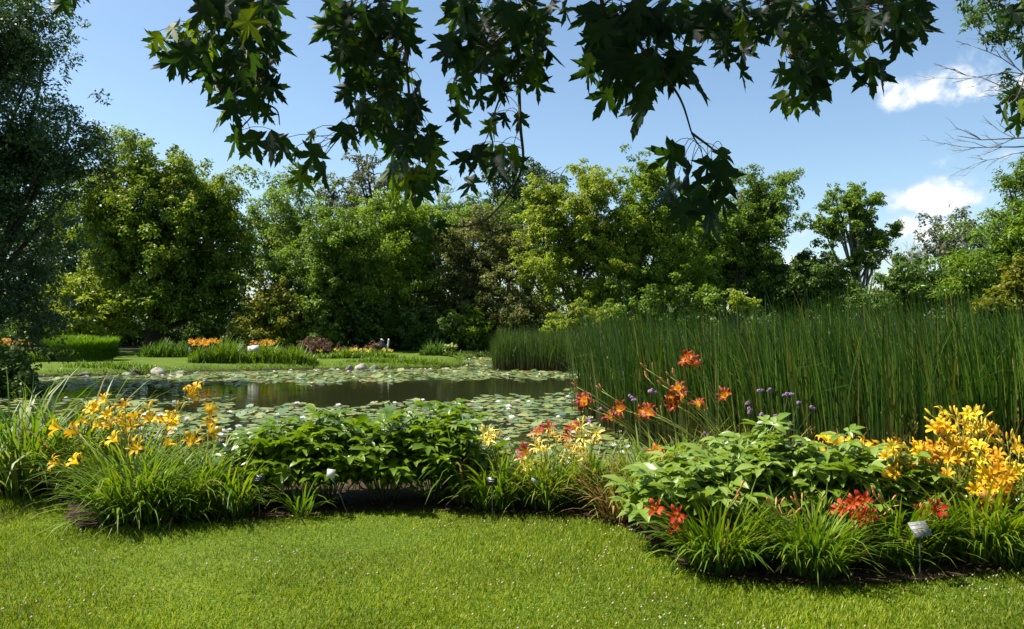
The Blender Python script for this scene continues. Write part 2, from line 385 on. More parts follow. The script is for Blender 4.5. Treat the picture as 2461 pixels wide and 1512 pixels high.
M['stake'] = solid_mat('stake_metal', (.05, .055, .04), (.09, .09, .07), 20, .5, .5, metal=.4)
M['bronze'] = solid_mat('dark_bronze', (.012, .010, .009), (.03, .025, .02), 9, .5, .5, metal=.3)
M['white_metal'] = solid_mat('white_metal', (.62, .63, .60), (.75, .75, .72), 9, .4, .5)

def ground_material():
    m, nt, out = mat_new('ground'); N, L = nt.nodes, nt.links
    g = N.new('ShaderNodeNewGeometry'); sp = N.new('ShaderNodeSeparateXYZ'); L.new(g.outputs['Position'], sp.inputs[0])
    n1 = N.new('ShaderNodeTexNoise'); n1.inputs['Scale'].default_value = .8; n1.inputs['Detail'].default_value = 8; n1.inputs['Roughness'].default_value = .65; L.new(g.outputs['Position'], n1.inputs['Vector'])
    n2 = N.new('ShaderNodeTexNoise'); n2.inputs['Scale'].default_value = 45; n2.inputs['Detail'].default_value = 4; L.new(g.outputs['Position'], n2.inputs['Vector'])
    r = N.new('ShaderNodeValToRGB'); e = r.color_ramp.elements; e[0].position = .3; e[0].color = (.06, .115, .006, 1); e[1].position = .7; e[1].color = (.115, .165, .010, 1); L.new(n1.outputs['Fac'], r.inputs['Fac'])
    r2 = N.new('ShaderNodeValToRGB'); e = r2.color_ramp.elements; e[0].position = .3; e[0].color = (.45, .45, .45, 1); e[1].position = .65; e[1].color = (1.1, 1.1, 1.1, 1); L.new(n2.outputs['Fac'], r2.inputs['Fac'])
    mu = N.new('ShaderNodeMix'); mu.data_type = 'RGBA'; mu.blend_type = 'MULTIPLY'; mu.inputs['Factor'].default_value = 1; L.new(r.outputs[0], mu.inputs['A']); L.new(r2.outputs[0], mu.inputs['B'])
    mr = N.new('ShaderNodeMapRange'); mr.inputs['From Min'].default_value = -.40; mr.inputs['From Max'].default_value = -.46; L.new(sp.outputs['Z'], mr.inputs['Value'])
    mx = N.new('ShaderNodeMix'); mx.data_type = 'RGBA'; L.new(mr.outputs[0], mx.inputs['Factor']); L.new(mu.outputs['Result'], mx.inputs['A']); mx.inputs['B'].default_value = (.035, .027, .015, 1)
    # woodland floor far back
    mf = N.new('ShaderNodeMapRange'); mf.inputs['From Min'].default_value = 39; mf.inputs['From Max'].default_value = 43; L.new(sp.outputs['Y'], mf.inputs['Value'])
    mx2 = N.new('ShaderNodeMix'); mx2.data_type = 'RGBA'; L.new(mf.outputs[0], mx2.inputs['Factor']); L.new(mx.outputs['Result'], mx2.inputs['A']); mx2.inputs['B'].default_value = (.03, .035, .012, 1)
    p = N.new('ShaderNodeBsdfPrincipled'); p.inputs['Roughness'].default_value = .9; p.inputs['Specular IOR Level'].default_value = .15; L.new(mx2.outputs['Result'], p.inputs['Base Color'])
    b = N.new('ShaderNodeBump'); b.inputs['Strength'].default_value = .6; b.inputs['Distance'].default_value = .03; L.new(n2.outputs['Fac'], b.inputs['Height']); L.new(b.outputs[0], p.inputs['Normal'])
    L.new(p.outputs[0], out.inputs[0]); return m

def water_material():
    m, nt, out = mat_new('pond_water'); N, L = nt.nodes, nt.links
    p = N.new('ShaderNodeBsdfPrincipled'); p.inputs['Base Color'].default_value = (.016, .018, .007, 1); p.inputs['Roughness'].default_value = .035; p.inputs['IOR'].default_value = 1.333
    g = N.new('ShaderNodeNewGeometry'); mp = N.new('ShaderNodeMapping'); mp.inputs['Scale'].default_value = (1.2, 2.6, 1); L.new(g.outputs['Position'], mp.inputs['Vector'])
    nz = N.new('ShaderNodeTexNoise'); nz.inputs['Scale'].default_value = 2.2; nz.inputs['Detail'].default_value = 3; L.new(mp.outputs[0], nz.inputs['Vector'])
    b = N.new('ShaderNodeBump'); b.inputs['Strength'].default_value = .10; b.inputs['Distance'].default_value = .04; L.new(nz.outputs['Fac'], b.inputs['Height']); L.new(b.outputs[0], p.inputs['Normal'])
    L.new(p.outputs[0], out.inputs[0]); return m

# ------------------------------------------------------------------ terrain and pond
WZ = -0.5
POND = [(-16, 9.6), (-11, 9.3), (-6, 9.2), (0, 9.3), (4, 9.0), (9, 8.7), (16, 8.7), (24, 10), (26, 20), (18, 27), (9, 31.5), (4, 32.5), (1.2, 34), (0.6, 39), (-.6, 41.5), (-2.4, 40),
        (-2.0, 34), (-2.6, 31.8), (-4.6, 31.3), (-7.4, 31.0), (-10.3, 30.2), (-12.5, 29.4), (-14.0, 28.0), (-16.6, 27.0), (-17.5, 24), (-14.6, 21.5), (-14.2, 18), (-17, 14)]
def height(x, y):
    x = np.asarray(x, float); y = np.asarray(y, float)
    d = poly_dist(x, y, POND); ins = in_poly(x, y, POND)
    land = np.where(y > 20, -.24 + np.clip((y - 36) * .012, 0, .5), 0.0)
    k = np.where(y > 20, .35, .8)
    out = WZ - .06 + (land - WZ + .06) * (1 - np.exp(-d / k))
    return np.where(ins, WZ - .06 - .5 * (1 - np.exp(-d / .8)), out)
def hz(x, y): return float(height(np.array([x]), np.array([y]))[0])

def build_ground():
    def axis(lo, a, b, hi, step, k):
        fine = np.arange(a, b + step / 2, step)
        l = a - (np.geomspace(1, 1 + a - lo, k) - 1)[1:][::-1]; h = b + (np.geomspace(1, 1 + hi - b, k) - 1)[1:]
        return np.concatenate([l, fine, h])
    xs = axis(-900, -20, 27, 900, .4, 22); ys = axis(-300, 4, 44, 1500, .4, 26)
    X, Y = np.meshgrid(xs, ys); Z = height(X.ravel(), Y.ravel()).reshape(X.shape)
    Z += .012 * np.sin(X * 1.3 + .5) * np.sin(Y * .9) * (np.abs(X) < 40)
    V = np.stack([X, Y, Z], -1).reshape(-1, 3); nx = len(xs); ny = len(ys)
    i = (np.arange(ny - 1)[:, None] * nx + np.arange(nx - 1)[None, :])
    Q = np.stack([i, i + 1, i + 1 + nx, i + nx], -1).reshape(-1, 4)
    o = new_obj('ground', make_mesh('ground', V, Q, None, ground_material(), smooth=True)); tag(o, 'grassy ground sloping gently down to the pond', kind='structure')
    w = make_mesh('pond_water', [(-30, 7, WZ), (32, 7, WZ), (32, 44, WZ), (-30, 44, WZ)], [(0, 1, 2, 3)], None, water_material())
    tag(new_obj('pond_water', w), 'dark still pond water reflecting the trees', kind='structure')
build_ground()

# edge between lawn and planting beds, photo points lying on the ground
EDGE_PX = [(-260, 1178), (-100, 1186), (0, 1185), (95, 1180), (168, 1216), (152, 1250), (196, 1271), (300, 1268), (450, 1258), (600, 1250), (760, 1238), (900, 1228), (1030, 1226), (1150, 1232), (1300, 1236), (1410, 1242),
           (1490, 1262), (1545, 1290), (1600, 1330), (1650, 1372), (1720, 1392), (1820, 1402), (2000, 1412), (2140, 1406), (2300, 1392), (2460, 1374), (2700, 1350), (2900, 1335)]
EDGE = []
for ex, ey in EDGE_PX:
    d = CAM_Z * F / (ey / S - HY); EDGE.append((xat(ex, d), d))
LAWN = [(-9, -4)] + [(-9, EDGE[0][1])] + EDGE + [(9, EDGE[-1][1]), (9, -4)]

def build_bed():
    n = 60
    e = np.array(EDGE); s = np.concatenate([[0], np.cumsum(np.hypot(*np.diff(e, axis=0).T))]); u = np.linspace(0, s[-1], n)
    ex = np.interp(u, s, e[:, 0]); ey = np.interp(u, s, e[:, 1])
    rows = []
    for k in np.linspace(0, 1, 6):
        y = ey + (8.35 - ey) * k; x = ex * (1 + .0 * k); rows.append(np.stack([x, y, height(x, y) + .022 + .02 * np.sin(x * 7 + k * 9) * (k > 0)], 1))
    V = np.concatenate(rows); i = (np.arange(5)[:, None] * n + np.arange(n - 1)[None, :]); Q = np.stack([i, i + 1, i + 1 + n, i + n], -1).reshape(-1, 4)
    tag(new_obj('mulch_bed', make_mesh('mulch_bed', V, Q, None, M['mulch'], smooth=True)), 'brown mulch planting bed behind the lawn', kind='structure')
    # loose wood chips
    k = 5200; x = rng.uniform(-6.5, 7, k); y = rng.uniform(4.4, 8, k); ok = ~in_poly(x, y, LAWN) & (x < 7); x, y = x[ok], y[ok]
    near = np.exp(-poly_dist(x, y, EDGE, False) / .5) > rng.random(len(x)) * .9; x, y = x[near], y[near]; k = len(x)
    P = np.stack([x, y, height(x, y) + .035 + rng.random(k) * .015], 1)
    V, Q = leaf_cards(P, nrm(rng.normal(0, .45, (k, 3)) + [0, 0, 1]), rng.normal(0, 1, (k, 3)), rng.uniform(.02, .07, k), rng.uniform(.008, .02, k), .1)
    tag(new_obj('wood_chips', make_mesh('wood_chips', V, Q, None, M['chip'])), 'loose brown wood chips strewn along the bed edge', kind='stuff')
build_bed()

def build_lawn():
    n = 260000
    # denser where the picture shows it close
    y = 3.3 + (7.4 - 3.3) * rng.random(n) ** 1.15; x = (rng.random(n) * 2 - 1) * (y * .70 + .5)
    e = poly_dist(x, y, EDGE, False); ok = in_poly(x, y, LAWN) | ((e < .06) & (rng.random(n) < .35)); x, y = x[ok], y[ok]; n = len(x)
    # other camera positions: some lawn outside the frame
    x2 = rng.uniform(-8, 8, 26000); y2 = rng.uniform(.5, 7, 26000); ok = in_poly(x2, y2, LAWN) & (np.abs(x2) > y2 * .68) | (in_poly(x2, y2, LAWN) & (y2 < 3.4)); x = np.concatenate([x, x2[ok]]); y = np.concatenate([y, y2[ok]]); n = len(x)
    P = np.stack([x, y, height(x, y)], 1)
    patch = np.sin(x * 2.1 + np.sin(y * 1.7)) * np.sin(y * 2.6 + x * .8) + .5 * np.sin(x * 5.3 + 1.7 * np.sin(y * 4.1)) * np.sin(y * 6.7)
    L = rng.uniform(.014, .044, n) * (1 + .28 * patch); L[rng.random(n) < .03] *= 1.6
    V, Q, A = ribbons(P, rng.uniform(0, 2 * math.pi, n), L, rng.uniform(0, .5, n), rng.uniform(.5, 1.5, n), rng.uniform(.003, .0062, n), 2)
    tag(new_obj('lawn_grass', make_mesh('lawn_grass', V, Q, None, M['grass'], {'t': A})), 'sunlit mown lawn grass in the foreground', kind='stuff')
    # clover heads and fallen petals
    k = 640; cx = rng.uniform(-3.4, 4.2, 60); cy = rng.uniform(3.7, 6.2, 60); pick = rng.integers(0, 60, k)
    x = cx[pick] + rng.normal(0, .22, k); y = cy[pick] + rng.normal(0, .16, k); ok = in_poly(x, y, LAWN) & (y > 3.6); x, y = x[ok], y[ok]; k = len(x)
    g = Geo()
    for i in range(k):
        r = rnd.uniform(.005, .010); c = np.array([x[i], y[i], hz(x[i], y[i]) + rnd.uniform(.035, .05)])
        d = np.array([(0, 0, 1), (1, 0, 0), (0, 1, 0), (-1, 0, 0), (0, -1, 0), (0, 0, -.7)]) * r
        g.add(c + d, None, [(0, 1, 2), (0, 2, 3), (0, 3, 4), (0, 4, 1), (5, 2, 1), (5, 3, 2), (5, 4, 3), (5, 1, 4)], np.ones(6))
    tag(new_obj('clover_blossom', g.mesh('clover_blossom', M['hydrangea'])), 'tiny whitish clover heads dotted through the lawn', kind='stuff')
build_lawn()

# ------------------------------------------------------------------ trees
def crown_geo(ells, nclump, cr, nleaf, llen, lw=.55, up=.45, seed=0, shell=.62, flat=.75, hollow=.5):
    """leaf clumps spread through ellipsoids (cx,cy,cz,rx,ry,rz); returns verts, quads and clump centres"""
    r = np.random.default_rng(seed)
    E = np.array(ells); w = (E[:, 3] * E[:, 4] * E[:, 5]) ** (2 / 3); w /= w.sum()
    ei = r.choice(len(E), nclump, p=w); dr = nrm(r.normal(0, 1, (nclump, 3))); rad = shell + (1 - shell) * r.random((nclump, 1)) ** .7
    rad = np.where(r.random((nclump, 1)) < .22, r.random((nclump, 1)) * shell, rad)
    C = E[ei, :3] + dr * rad * E[ei, 3:]
    R_ = cr * r.uniform(.5, 1.4, nclump)
    # every clump is a loose spray of small tufts stretched outwards and upwards
    ns = 10; ax = nrm(dr + np.array([0, 0, .65]) + r.normal(0, .45, (nclump, 3)))
    off = r.normal(0, .40, (nclump, ns, 3)) * R_[:, None, None] + ax[:, None, :] * (r.normal(.1, .62, (nclump, ns, 1)) * R_[:, None, None])
    off[:, :, 2] *= flat + .1
    SC = (C[:, None, :] + off).reshape(-1, 3); SR = (R_[:, None] * r.uniform(.20, .46, (nclump, ns))).ravel()
    per = np.maximum(4, nleaf * SR ** 1.7 / (SR ** 1.7).sum()).astype(int); ci = np.repeat(np.arange(len(SC)), per); n = len(ci)
    d = r.normal(0, 1, (n, 3)); d[:, 2] += up; d = nrm(d)
    k = (.25 + .75 * r.random((n, 1)) ** .55) * (1 + .16 * r.normal(0, 1, (n, 1)))
    P = SC[ci] + d * k * SR[ci][:, None] * np.array([1, 1, flat])
    Nn = nrm(d * .75 + np.array([0, 0, .5]) + r.normal(0, .55, (n, 3))); Tn = nrm(r.normal(0, .8, (n, 3)) + d * .7 + np.array([0, 0, -.45]))
    ll = llen * r.uniform(.65, 1.3, n); V, Q = leaf_cards(P, Nn, Tn, ll, ll * lw)
    return V, Q, C

def limbs_geo(base, top, r0, C, nl, seed, lean=None, droop=.15, twigs=0):
    r = random.Random(seed); g = Geo(); base = np.array(base, float); top = np.array(top, float)
    mid = (base + top) / 2 + (np.array(lean) if lean is not None else np.array([r.uniform(-.3, .3), r.uniform(-.3, .3), 0]))
    tr = bez(base, mid, top, 9); rad = np.linspace(r0, r0 * .22, 9); rad[0] *= 1.35
    g.add(*tube(tr, rad, 7))
    idx = list(range(len(C))); r.shuffle(idx)
    for j in idx[:nl]:
        c = C[j]; h = max(.18, min(.85, (c[2] - base[2]) / max(.1, top[2] - base[2]) * .75 - r.uniform(.05, .25)))
        s = tr[min(8, int(h * 8))]; L = np.linalg.norm(c - s)
        if L < .3: continue
        m = (s + c) / 2 + np.array([0, 0, -droop * L * r.uniform(-.6, 1)]) + np.array([r.uniform(-.1, .1) * L, r.uniform(-.1, .1) * L, 0])
        rr = min(r0 * .42, .02 * L + .03); bp = bez(s, m, c, 6); g.add(*tube(bp, np.linspace(rr, rr * .25, 6), 5))
        for q in range(twigs):
            a = bp[r.randint(2, 5)]; e = a + np.array([r.uniform(-1, 1), r.uniform(-1, 1), r.uniform(-.1, 1)]) * .3 * L; g.add(*tube(bez(a, (a + e) / 2 + [0, 0, .1], e, 4), np.linspace(rr * .4, rr * .1, 4), 4))
    return g

def px_ells(ells, d, depth=.9):
    out = []
    for e in ells:
        x, y, rx, ry = e[:4]; dd = d + (e[4] if len(e) > 4 else 0); p = at(x, y, dd); k = dd / F / S
        out.append((p[0], p[1], p[2], rx * k, rx * k * depth, ry * k))
    return out

def tree(name, label, d, tx, ells, mat, nleaf=15000, nclump=60, cr=.9, llen=.26, r0=.22, bark='bark', group=None, cat='tree', nl=14, seed=1, top=None, lean=None, lw=.55, up=.45, shell=.62, flat=.75, trunk='trunk', crown='crown', depth=.9, hollow=.5, twigs=0, droop=.15):
    if shell < .66 and cat == 'tree': nclump = int(nclump * 1.0); nleaf = int(nleaf * 1.75); llen *= .70
    E = px_ells(ells, d, depth); x = xat(tx, d); b = (x, d, hz(x, d) - .05)
    root = empty(name, b); tag(root, label, cat, group)
    V, Q, C = crown_geo(E, nclump, cr, nleaf, llen, lw, up, seed, shell, flat, hollow)
    base = np.array(b); me = make_mesh(crown, V - base, Q, None, M[mat]); new_obj(crown, me, root)
    zt = max(e[2] + e[5] * .55 for e in E); tp = np.array(at(top[0], top[1], d)) if top else np.array([E[0][0], E[0][1], zt])
    g = limbs_geo(base, tp, r0, C, nl, seed, lean, droop, twigs)
    new_obj(trunk, make_mesh(trunk, np.concatenate(g.V) - base, np.concatenate(g.Q), np.concatenate(g.T), M[bark], smooth=True), root)
    return root

GB = 'trees standing beyond the pond'
tree('oak_tree', 'tall blue-green tree rising out of the picture at the far left', 23.5, -60, [(-40, 60, 165, 140), (-60, 300, 250, 150), (60, 330, 170, 110), (-90, 560, 250, 160), (20, 480, 150, 120), (-40, 740, 190, 120), (60, 120, 70, 80), (-150, 250, 200, 330)],
     'bluegreen', 62000, 420, .62, .20, .32, nl=40, seed=21, lw=.42, group='trees framing the pond', top=(-40, 60))
tree('maple_tree', 'huge dense round maple with dark right side left of centre', 42, 372, [(400, 500, 150, 125), (350, 420, 65, 75), (425, 420, 60, 65), (490, 470, 75, 85), (300, 560, 110, 110), (500, 620, 100, 130), (370, 690, 150, 110), (520, 730, 80, 80), (255, 480, 60, 70), (270, 690, 70, 90), (430, 590, 130, 130)],
     'big', 62000, 190, 1.05, .27, .48, nl=26, seed=4, group=GB, top=(400, 470), flat=.85)
tree('maple_tree', 'dark tree between the blue-green tree and the huge round maple', 47, 215, [(215, 570, 90, 150), (150, 660, 110, 130), (110, 560, 90, 100)], 'dark', 16000, 70, 1.0, .28, .3, seed=5, group=GB)
tree('locust_tree', 'grey-green tree just right of the huge round maple', 54, 665, [(690, 500, 75, 65), (650, 560, 60, 65), (700, 600, 80, 80), (640, 640, 55, 50)], 'mid', 14000, 60, 1.05, .28, .25, seed=6, group=GB)
tree('poplar_tree', 'tall airy tree with open branches against the sky', 60, 935, [(880, 400, 55, 50), (850, 470, 75, 55), (950, 450, 70, 60), (900, 520, 110, 50), (800, 500, 50, 40), (1000, 520, 50, 40)], 'greyleaf', 9000, 62, .8, .27, .3, nl=34, seed=7, group=GB, shell=.7, flat=.5, twigs=2, bark='bark')
tree('linden_tree', 'mid-green tree with a straight dark trunk left of the bird sculpture', 42, 800, [(790, 570, 85, 60), (770, 660, 100, 75), (850, 650, 70, 80), (740, 740, 90, 70), (840, 760, 80, 60)], 'mid', 26000, 110, .8, .24, .17, seed=8, group=GB, nl=20)
tree('linden_tree', 'yellow-green slender tree right behind the bird sculpture', 44, 925, [(940, 530, 75, 60), (920, 620, 75, 75), (970, 660, 80, 80), (910, 730, 80, 60), (990, 570, 60, 60)], 'fresh2', 24000, 105, .8, .24, .16, seed=9, group=GB, nl=20)
tree('crabapple_tree', 'brownish-green twiggy tree in the middle of the far bank', 45, 1130, [(1110, 560, 80, 60), (1160, 640, 110, 80), (1080, 680, 80, 80), (1210, 600, 80, 70), (1170, 740, 110, 60)], 'olive', 24000, 120, .75, .23, .2, seed=10, group=GB, nl=26, twigs=1)
tree('willow_tree', 'dark airy tree with a leaning trunk behind the yellow-green maple', 57, 1290, [(1250, 440, 75, 50), (1330, 430, 60, 50), (1290, 500, 80, 50), (1220, 500, 50, 40)], 'bluegreen', 9500, 55, .85, .25, .34, nl=30, seed=12, group=GB, shell=.7, flat=.6, twigs=1, lean=(-1.0, 0, 0))
tree('maple_tree', 'bright yellow-green maple in the middle of the far bank', 42, 1390, [(1400, 500, 90, 80), (1440, 460, 45, 55), (1350, 560, 80, 80), (1440, 600, 80, 85), (1330, 660, 70, 60), (1430, 700, 80, 50), (1320, 510, 50, 50)], 'fresh', 34000, 140, .72, .23, .2, seed=13, group=GB, nl=26)
tree('maple_tree', 'green maple with upright limbs right of the yellow-green maple', 43, 1555, [(1550, 470, 70, 75), (1600, 540, 80, 90), (1510, 560, 60, 80), (1570, 640, 90, 80), (1640, 660, 80, 70), (1530, 700, 80, 55)], 'fresh2', 32000, 135, .75, .23, .2, seed=14, group=GB, nl=26)
tree('elm_tree', 'broad darker green tree at the right end of the tree line', 46, 1745, [(1780, 510, 105, 85), (1840, 500, 65, 70), (1710, 560, 90, 80), (1800, 600, 90, 60), (1720, 670, 90, 70), (1830, 680, 80, 50)], 'mid', 34000, 140, .8, .25, .26, seed=15, group=GB, nl=24)
tree('cottonwood_tree', 'lone tree with a bare leaning trunk against the clouds', 47, 2092, [(2040, 490, 65, 42), (2075, 480, 40, 38), (2000, 520, 42, 36), (2040, 550, 60, 34), (2110, 560, 48, 32), (2010, 620, 50, 40), (2080, 620, 55, 40)], 'mid', 17000, 90, .46, .22, .34, bark='bark_grey', seed=16, group=GB, nl=26, top=(2040, 500), lean=(-.2, 0, -.6), flat=.6)
tree('hawthorn_tree', 'low dark bushy tree left of the lone leaning tree', 45, 1930, [(1930, 665, 60, 45), (1890, 700, 65, 40), (1985, 690, 50, 45)], 'dark', 13000, 60, .65, .25, .2, seed=17, group=GB)
tree('ash_tree', 'grey-green tree far behind the rounded shrub at the right', 60, 2290, [(2290, 560, 55, 45), (2250, 600, 40, 35), (2320, 610, 55, 40)], 'greyleaf', 7000, 45, .75, .25, .2, seed=18, group=GB, nl=24, shell=.7)
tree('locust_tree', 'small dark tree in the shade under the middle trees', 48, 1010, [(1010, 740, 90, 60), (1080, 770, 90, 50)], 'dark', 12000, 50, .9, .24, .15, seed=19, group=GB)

tree('linden_tree', 'loose green tree filling the gap right of the locust below the airy tree', 50, 850, [(860, 600, 90, 70), (760, 620, 80, 60), (960, 600, 80, 60)], 'fresh2', 16000, 80, .9, .26, .2, seed=81, group=GB)
tree('elm_tree', 'green tree behind the twiggy brownish tree', 51, 1130, [(1100, 520, 70, 55), (1170, 560, 90, 60), (1060, 590, 70, 70), (1240, 580, 60, 60)], 'mid', 17000, 85, .9, .26, .22, seed=82, group=GB)
tree('elm_tree', 'dark green tree between the two bright maples and the elm', 50, 1650, [(1650, 580, 90, 70), (1500, 620, 80, 70), (1750, 640, 90, 60)], 'mid', 16000, 80, .9, .26, .22, seed=83, group=GB)
tree('hawthorn_tree', 'shadowy tree closing the wall left of the lone leaning tree', 50, 1880, [(1880, 665, 60, 45), (1960, 685, 60, 45), (1820, 650, 60, 50)], 'dark', 12000, 60, .7, .26, .2, seed=84, group=GB)
GS = 'shrubs beyond the pond'
def shrub(name, label, d, tx, ells, mat, nleaf, nclump, cr=.4, llen=.16, seed=1, group=GS, **k):
    return tree(name, label, d, tx, ells, mat, nleaf, nclump, cr, llen, .05, group=group, cat='shrub', nl=10, seed=seed, trunk='stem', crown='foliage', **k)
shrub('leafy_shrub', 'yellow-green leafy shrub behind the clipped grass mound', 37.5, 200, [(170, 710, 55, 50), (215, 770, 75, 50), (160, 790, 60, 45)], 'fresh', 14000, 75, .55, .19, seed=31)
shrub('leafy_shrub', 'golden-leaved shrub at the foot of the huge maple', 39.5, 650, [(630, 720, 45, 40), (660, 760, 60, 50), (620, 790, 45, 40)], 'yellowish', 10000, 60, .5, .18, seed=32)
shrub('leafy_shrub', 'mid-green shrub between the golden shrub and the linden trunk', 40, 725, [(720, 770, 55, 65), (760, 800, 50, 40)], 'mid', 9000, 60, .5, .18, seed=33)
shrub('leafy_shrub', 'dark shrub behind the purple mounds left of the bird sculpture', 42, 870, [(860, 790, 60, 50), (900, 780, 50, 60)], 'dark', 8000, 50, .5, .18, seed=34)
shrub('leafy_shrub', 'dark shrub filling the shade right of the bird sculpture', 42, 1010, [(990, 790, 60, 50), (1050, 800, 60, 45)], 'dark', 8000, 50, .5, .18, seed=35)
shrub('leafy_shrub', 'bright green rounded shrub above the white hydrangea', 42.5, 1120, [(1115, 800, 45, 38), (1150, 790, 45, 40)], 'fresh2', 8000, 50, .45, .17, seed=36)
shrub('leafy_shrub', 'brownish thicket behind the far reeds', 43, 1220, [(1210, 760, 70, 60), (1280, 770, 60, 50)], 'olive', 10000, 60, .5, .18, seed=37)
shrub('leafy_shrub', 'yellow-green shrub right behind the far reeds', 38, 1370, [(1350, 785, 45, 26), (1400, 770, 40, 26), (1440, 760, 30, 30), (1375, 760, 22, 18)], 'fresh', 11000, 46, .36, .15, seed=38)
shrub('leafy_shrub', 'green shrub row behind the left end of the tall reeds', 40, 1560, [(1530, 740, 80, 50), (1640, 745, 80, 45)], 'mid', 10000, 60, .5, .18, seed=39)
shrub('leafy_shrub', 'small yellow-green shrub tip showing above the tall reeds', 38, 1780, [(1775, 722, 16, 18), (1795, 735, 24, 16)], 'fresh', 2600, 20, .26, .13, seed=40)
shrub('rounded_shrub', 'rounded dark green shrub below the clouds at the right', 38, 2215, [(2215, 680, 85, 62), (2160, 710, 60, 45), (2290, 700, 60, 50)], 'dark', 20000, 110, .45, .17, seed=41)
shrub('leafy_shrub', 'green undergrowth around the foot of the lone leaning tree', 44, 2020, [(2000, 720, 80, 45), (2110, 735, 50, 35)], 'mid', 9000, 50, .5, .18, seed=42)
shrub('dry_shrub', 'small brown seedy shrub right of the lone tree trunk', 40, 2150, [(2150, 720, 32, 26)], 'olive', 3500, 26, .35, .15, seed=43)
tree('walnut_tree', 'bright green pinnate-leaved small tree at the right edge', 19, 2520, [(2480, 480, 90, 75), (2430, 560, 90, 65), (2500, 620, 140, 80), (2360, 640, 75, 50), (2420, 700, 110, 55), (2560, 500, 120, 150), (2310, 690, 60, 40)],
     'ash', 26000, 170, .42, .16, .12, nl=30, seed=44, lw=.34, group='trees framing the pond', flat=.6)
shrub('leafy_shrub', 'yellowing leafy branches hanging over the reeds at the right edge', 15.5, 2490, [(2440, 690, 50, 22), (2410, 725, 40, 16), (2380, 745, 30, 14), (2480, 660, 50, 26)], 'yellowish', 3200, 60, .16, .12, seed=45, group='trees framing the pond', flat=.6)

def bare_tree():
    d = 16.5; x = xat(2560, d); b = np.array([x, d, hz(x, d) - .05]); root = empty('bare_tree', b); tag(root, 'half-dead tree with grey bare twigs at the right edge', 'tree', 'trees framing the pond')
    g = Geo(); r = random.Random(8)
    top = at(2500, -150, d); tr = bez(b, (b + top) / 2 + [.5, 0, 0], top, 9); g.add(*tube(tr, np.linspace(.16, .05, 9), 7))
    def br(a, e, rad, dep):
        L = np.linalg.norm(e - a); m = (a + e) / 2 + np.array([r.uniform(-.1, .1), r.uniform(-.15, .15), r.uniform(-.06, .12)]) * L
        p = bez(a, m, e, 6) + np.array([[r.uniform(-.015, .015) for _ in range(3)] for _ in range(6)]) * L; p[0] = a
        g.add(*tube(p, np.linspace(rad, rad * .35, 6), 4))
        if dep:
            for q in range(5):
                k = r.randint(1, 5); s = p[k]; dv = nrm(e - a); dv = dv + np.array([r.uniform(-.3, .1), r.uniform(-.6, .6), r.uniform(-.55, .7)]); br(s, s + nrm(dv) * L * r.uniform(.25, .5), rad * .5, dep - 1)
    for (sx, sy, ex, ey, rad) in ((2480, 330, 2300, 325, .020), (2480, 350, 2310, 350, .018), (2500, 260, 2320, 180, .022), (2490, 210, 2330, 110, .020), (2490, 180, 2290, 200, .017), (2490, 360, 2340, 395, .012)):
        br(at(sx, sy, d), at(ex, ey, d), rad, 2)
    new_obj('trunk', make_mesh('trunk', np.concatenate(g.V) - b, np.concatenate(g.Q), np.concatenate(g.T), M['dead_twig'], smooth=True), root)
    E = px_ells([(2400, 25, 120, 40), (2470, 60, 90, 40), (2440, 200, 40, 40), (2460, 260, 40, 50), (2520, -20, 180, 60)], d)
    V, Q, C = crown_geo(E, 90, .22, 5200, .11, .45, .3, 61, .5, .7, .3); new_obj('crown', make_mesh('crown', V - b, Q, None, M['dark']), root)
bare_tree()

def dead_snag(label, d, x0, y0, y1, spread, seed):
    x = xat(x0, d); b = np.array([x, d, hz(x, d) - .05]); root = empty('dead_snag', b); tag(root, label, 'dead tree', 'bare grey snags on the skyline'); r = random.Random(seed); g = Geo()
    top = at(x0, y0 + 30, d); g.add(*tube(bez(b, (b + top) / 2, top, 5), np.linspace(.1, .05, 5), 5))
    for k in range(12):
        s = at(x0 + r.uniform(-3, 3), y0 + r.uniform(10, 80), d); e = at(x0 + r.uniform(-spread, spread), y0 + r.uniform(0, y1 - y0) * .5, d + r.uniform(-1, 1)); p = bez(s, (s + e) / 2 + [0, 0, -.25], e, 5); g.add(*tube(p, np.linspace(.03, .008, 5), 4))
        for q in range(3):
            a = p[r.randint(1, 4)]; f = a + np.array([r.uniform(-.5, .5), r.uniform(-.4, .4), r.uniform(.2, .9)]); g.add(*tube([a, (a + f) / 2 + [.03, 0, 0], f], [.014, .01, .005], 4))
    new_obj('trunk', make_mesh('trunk', np.concatenate(g.V) - b, np.concatenate(g.Q), np.concatenate(g.T), M['dead_twig']), root)
dead_snag('bare grey twigs beside the airy tree above the middle trees', 58, 1055, 415, 560, 50, 1)
dead_snag('bare grey twigs on the skyline left of the dark airy tree', 60, 1120, 470, 560, 45, 2)
dead_snag('bare upright grey twigs right of the lone leaning tree', 52, 2150, 590, 660, 45, 3)
dead_snag('bare grey twigs just above the rounded dark shrub', 50, 2200, 585, 660, 35, 4)

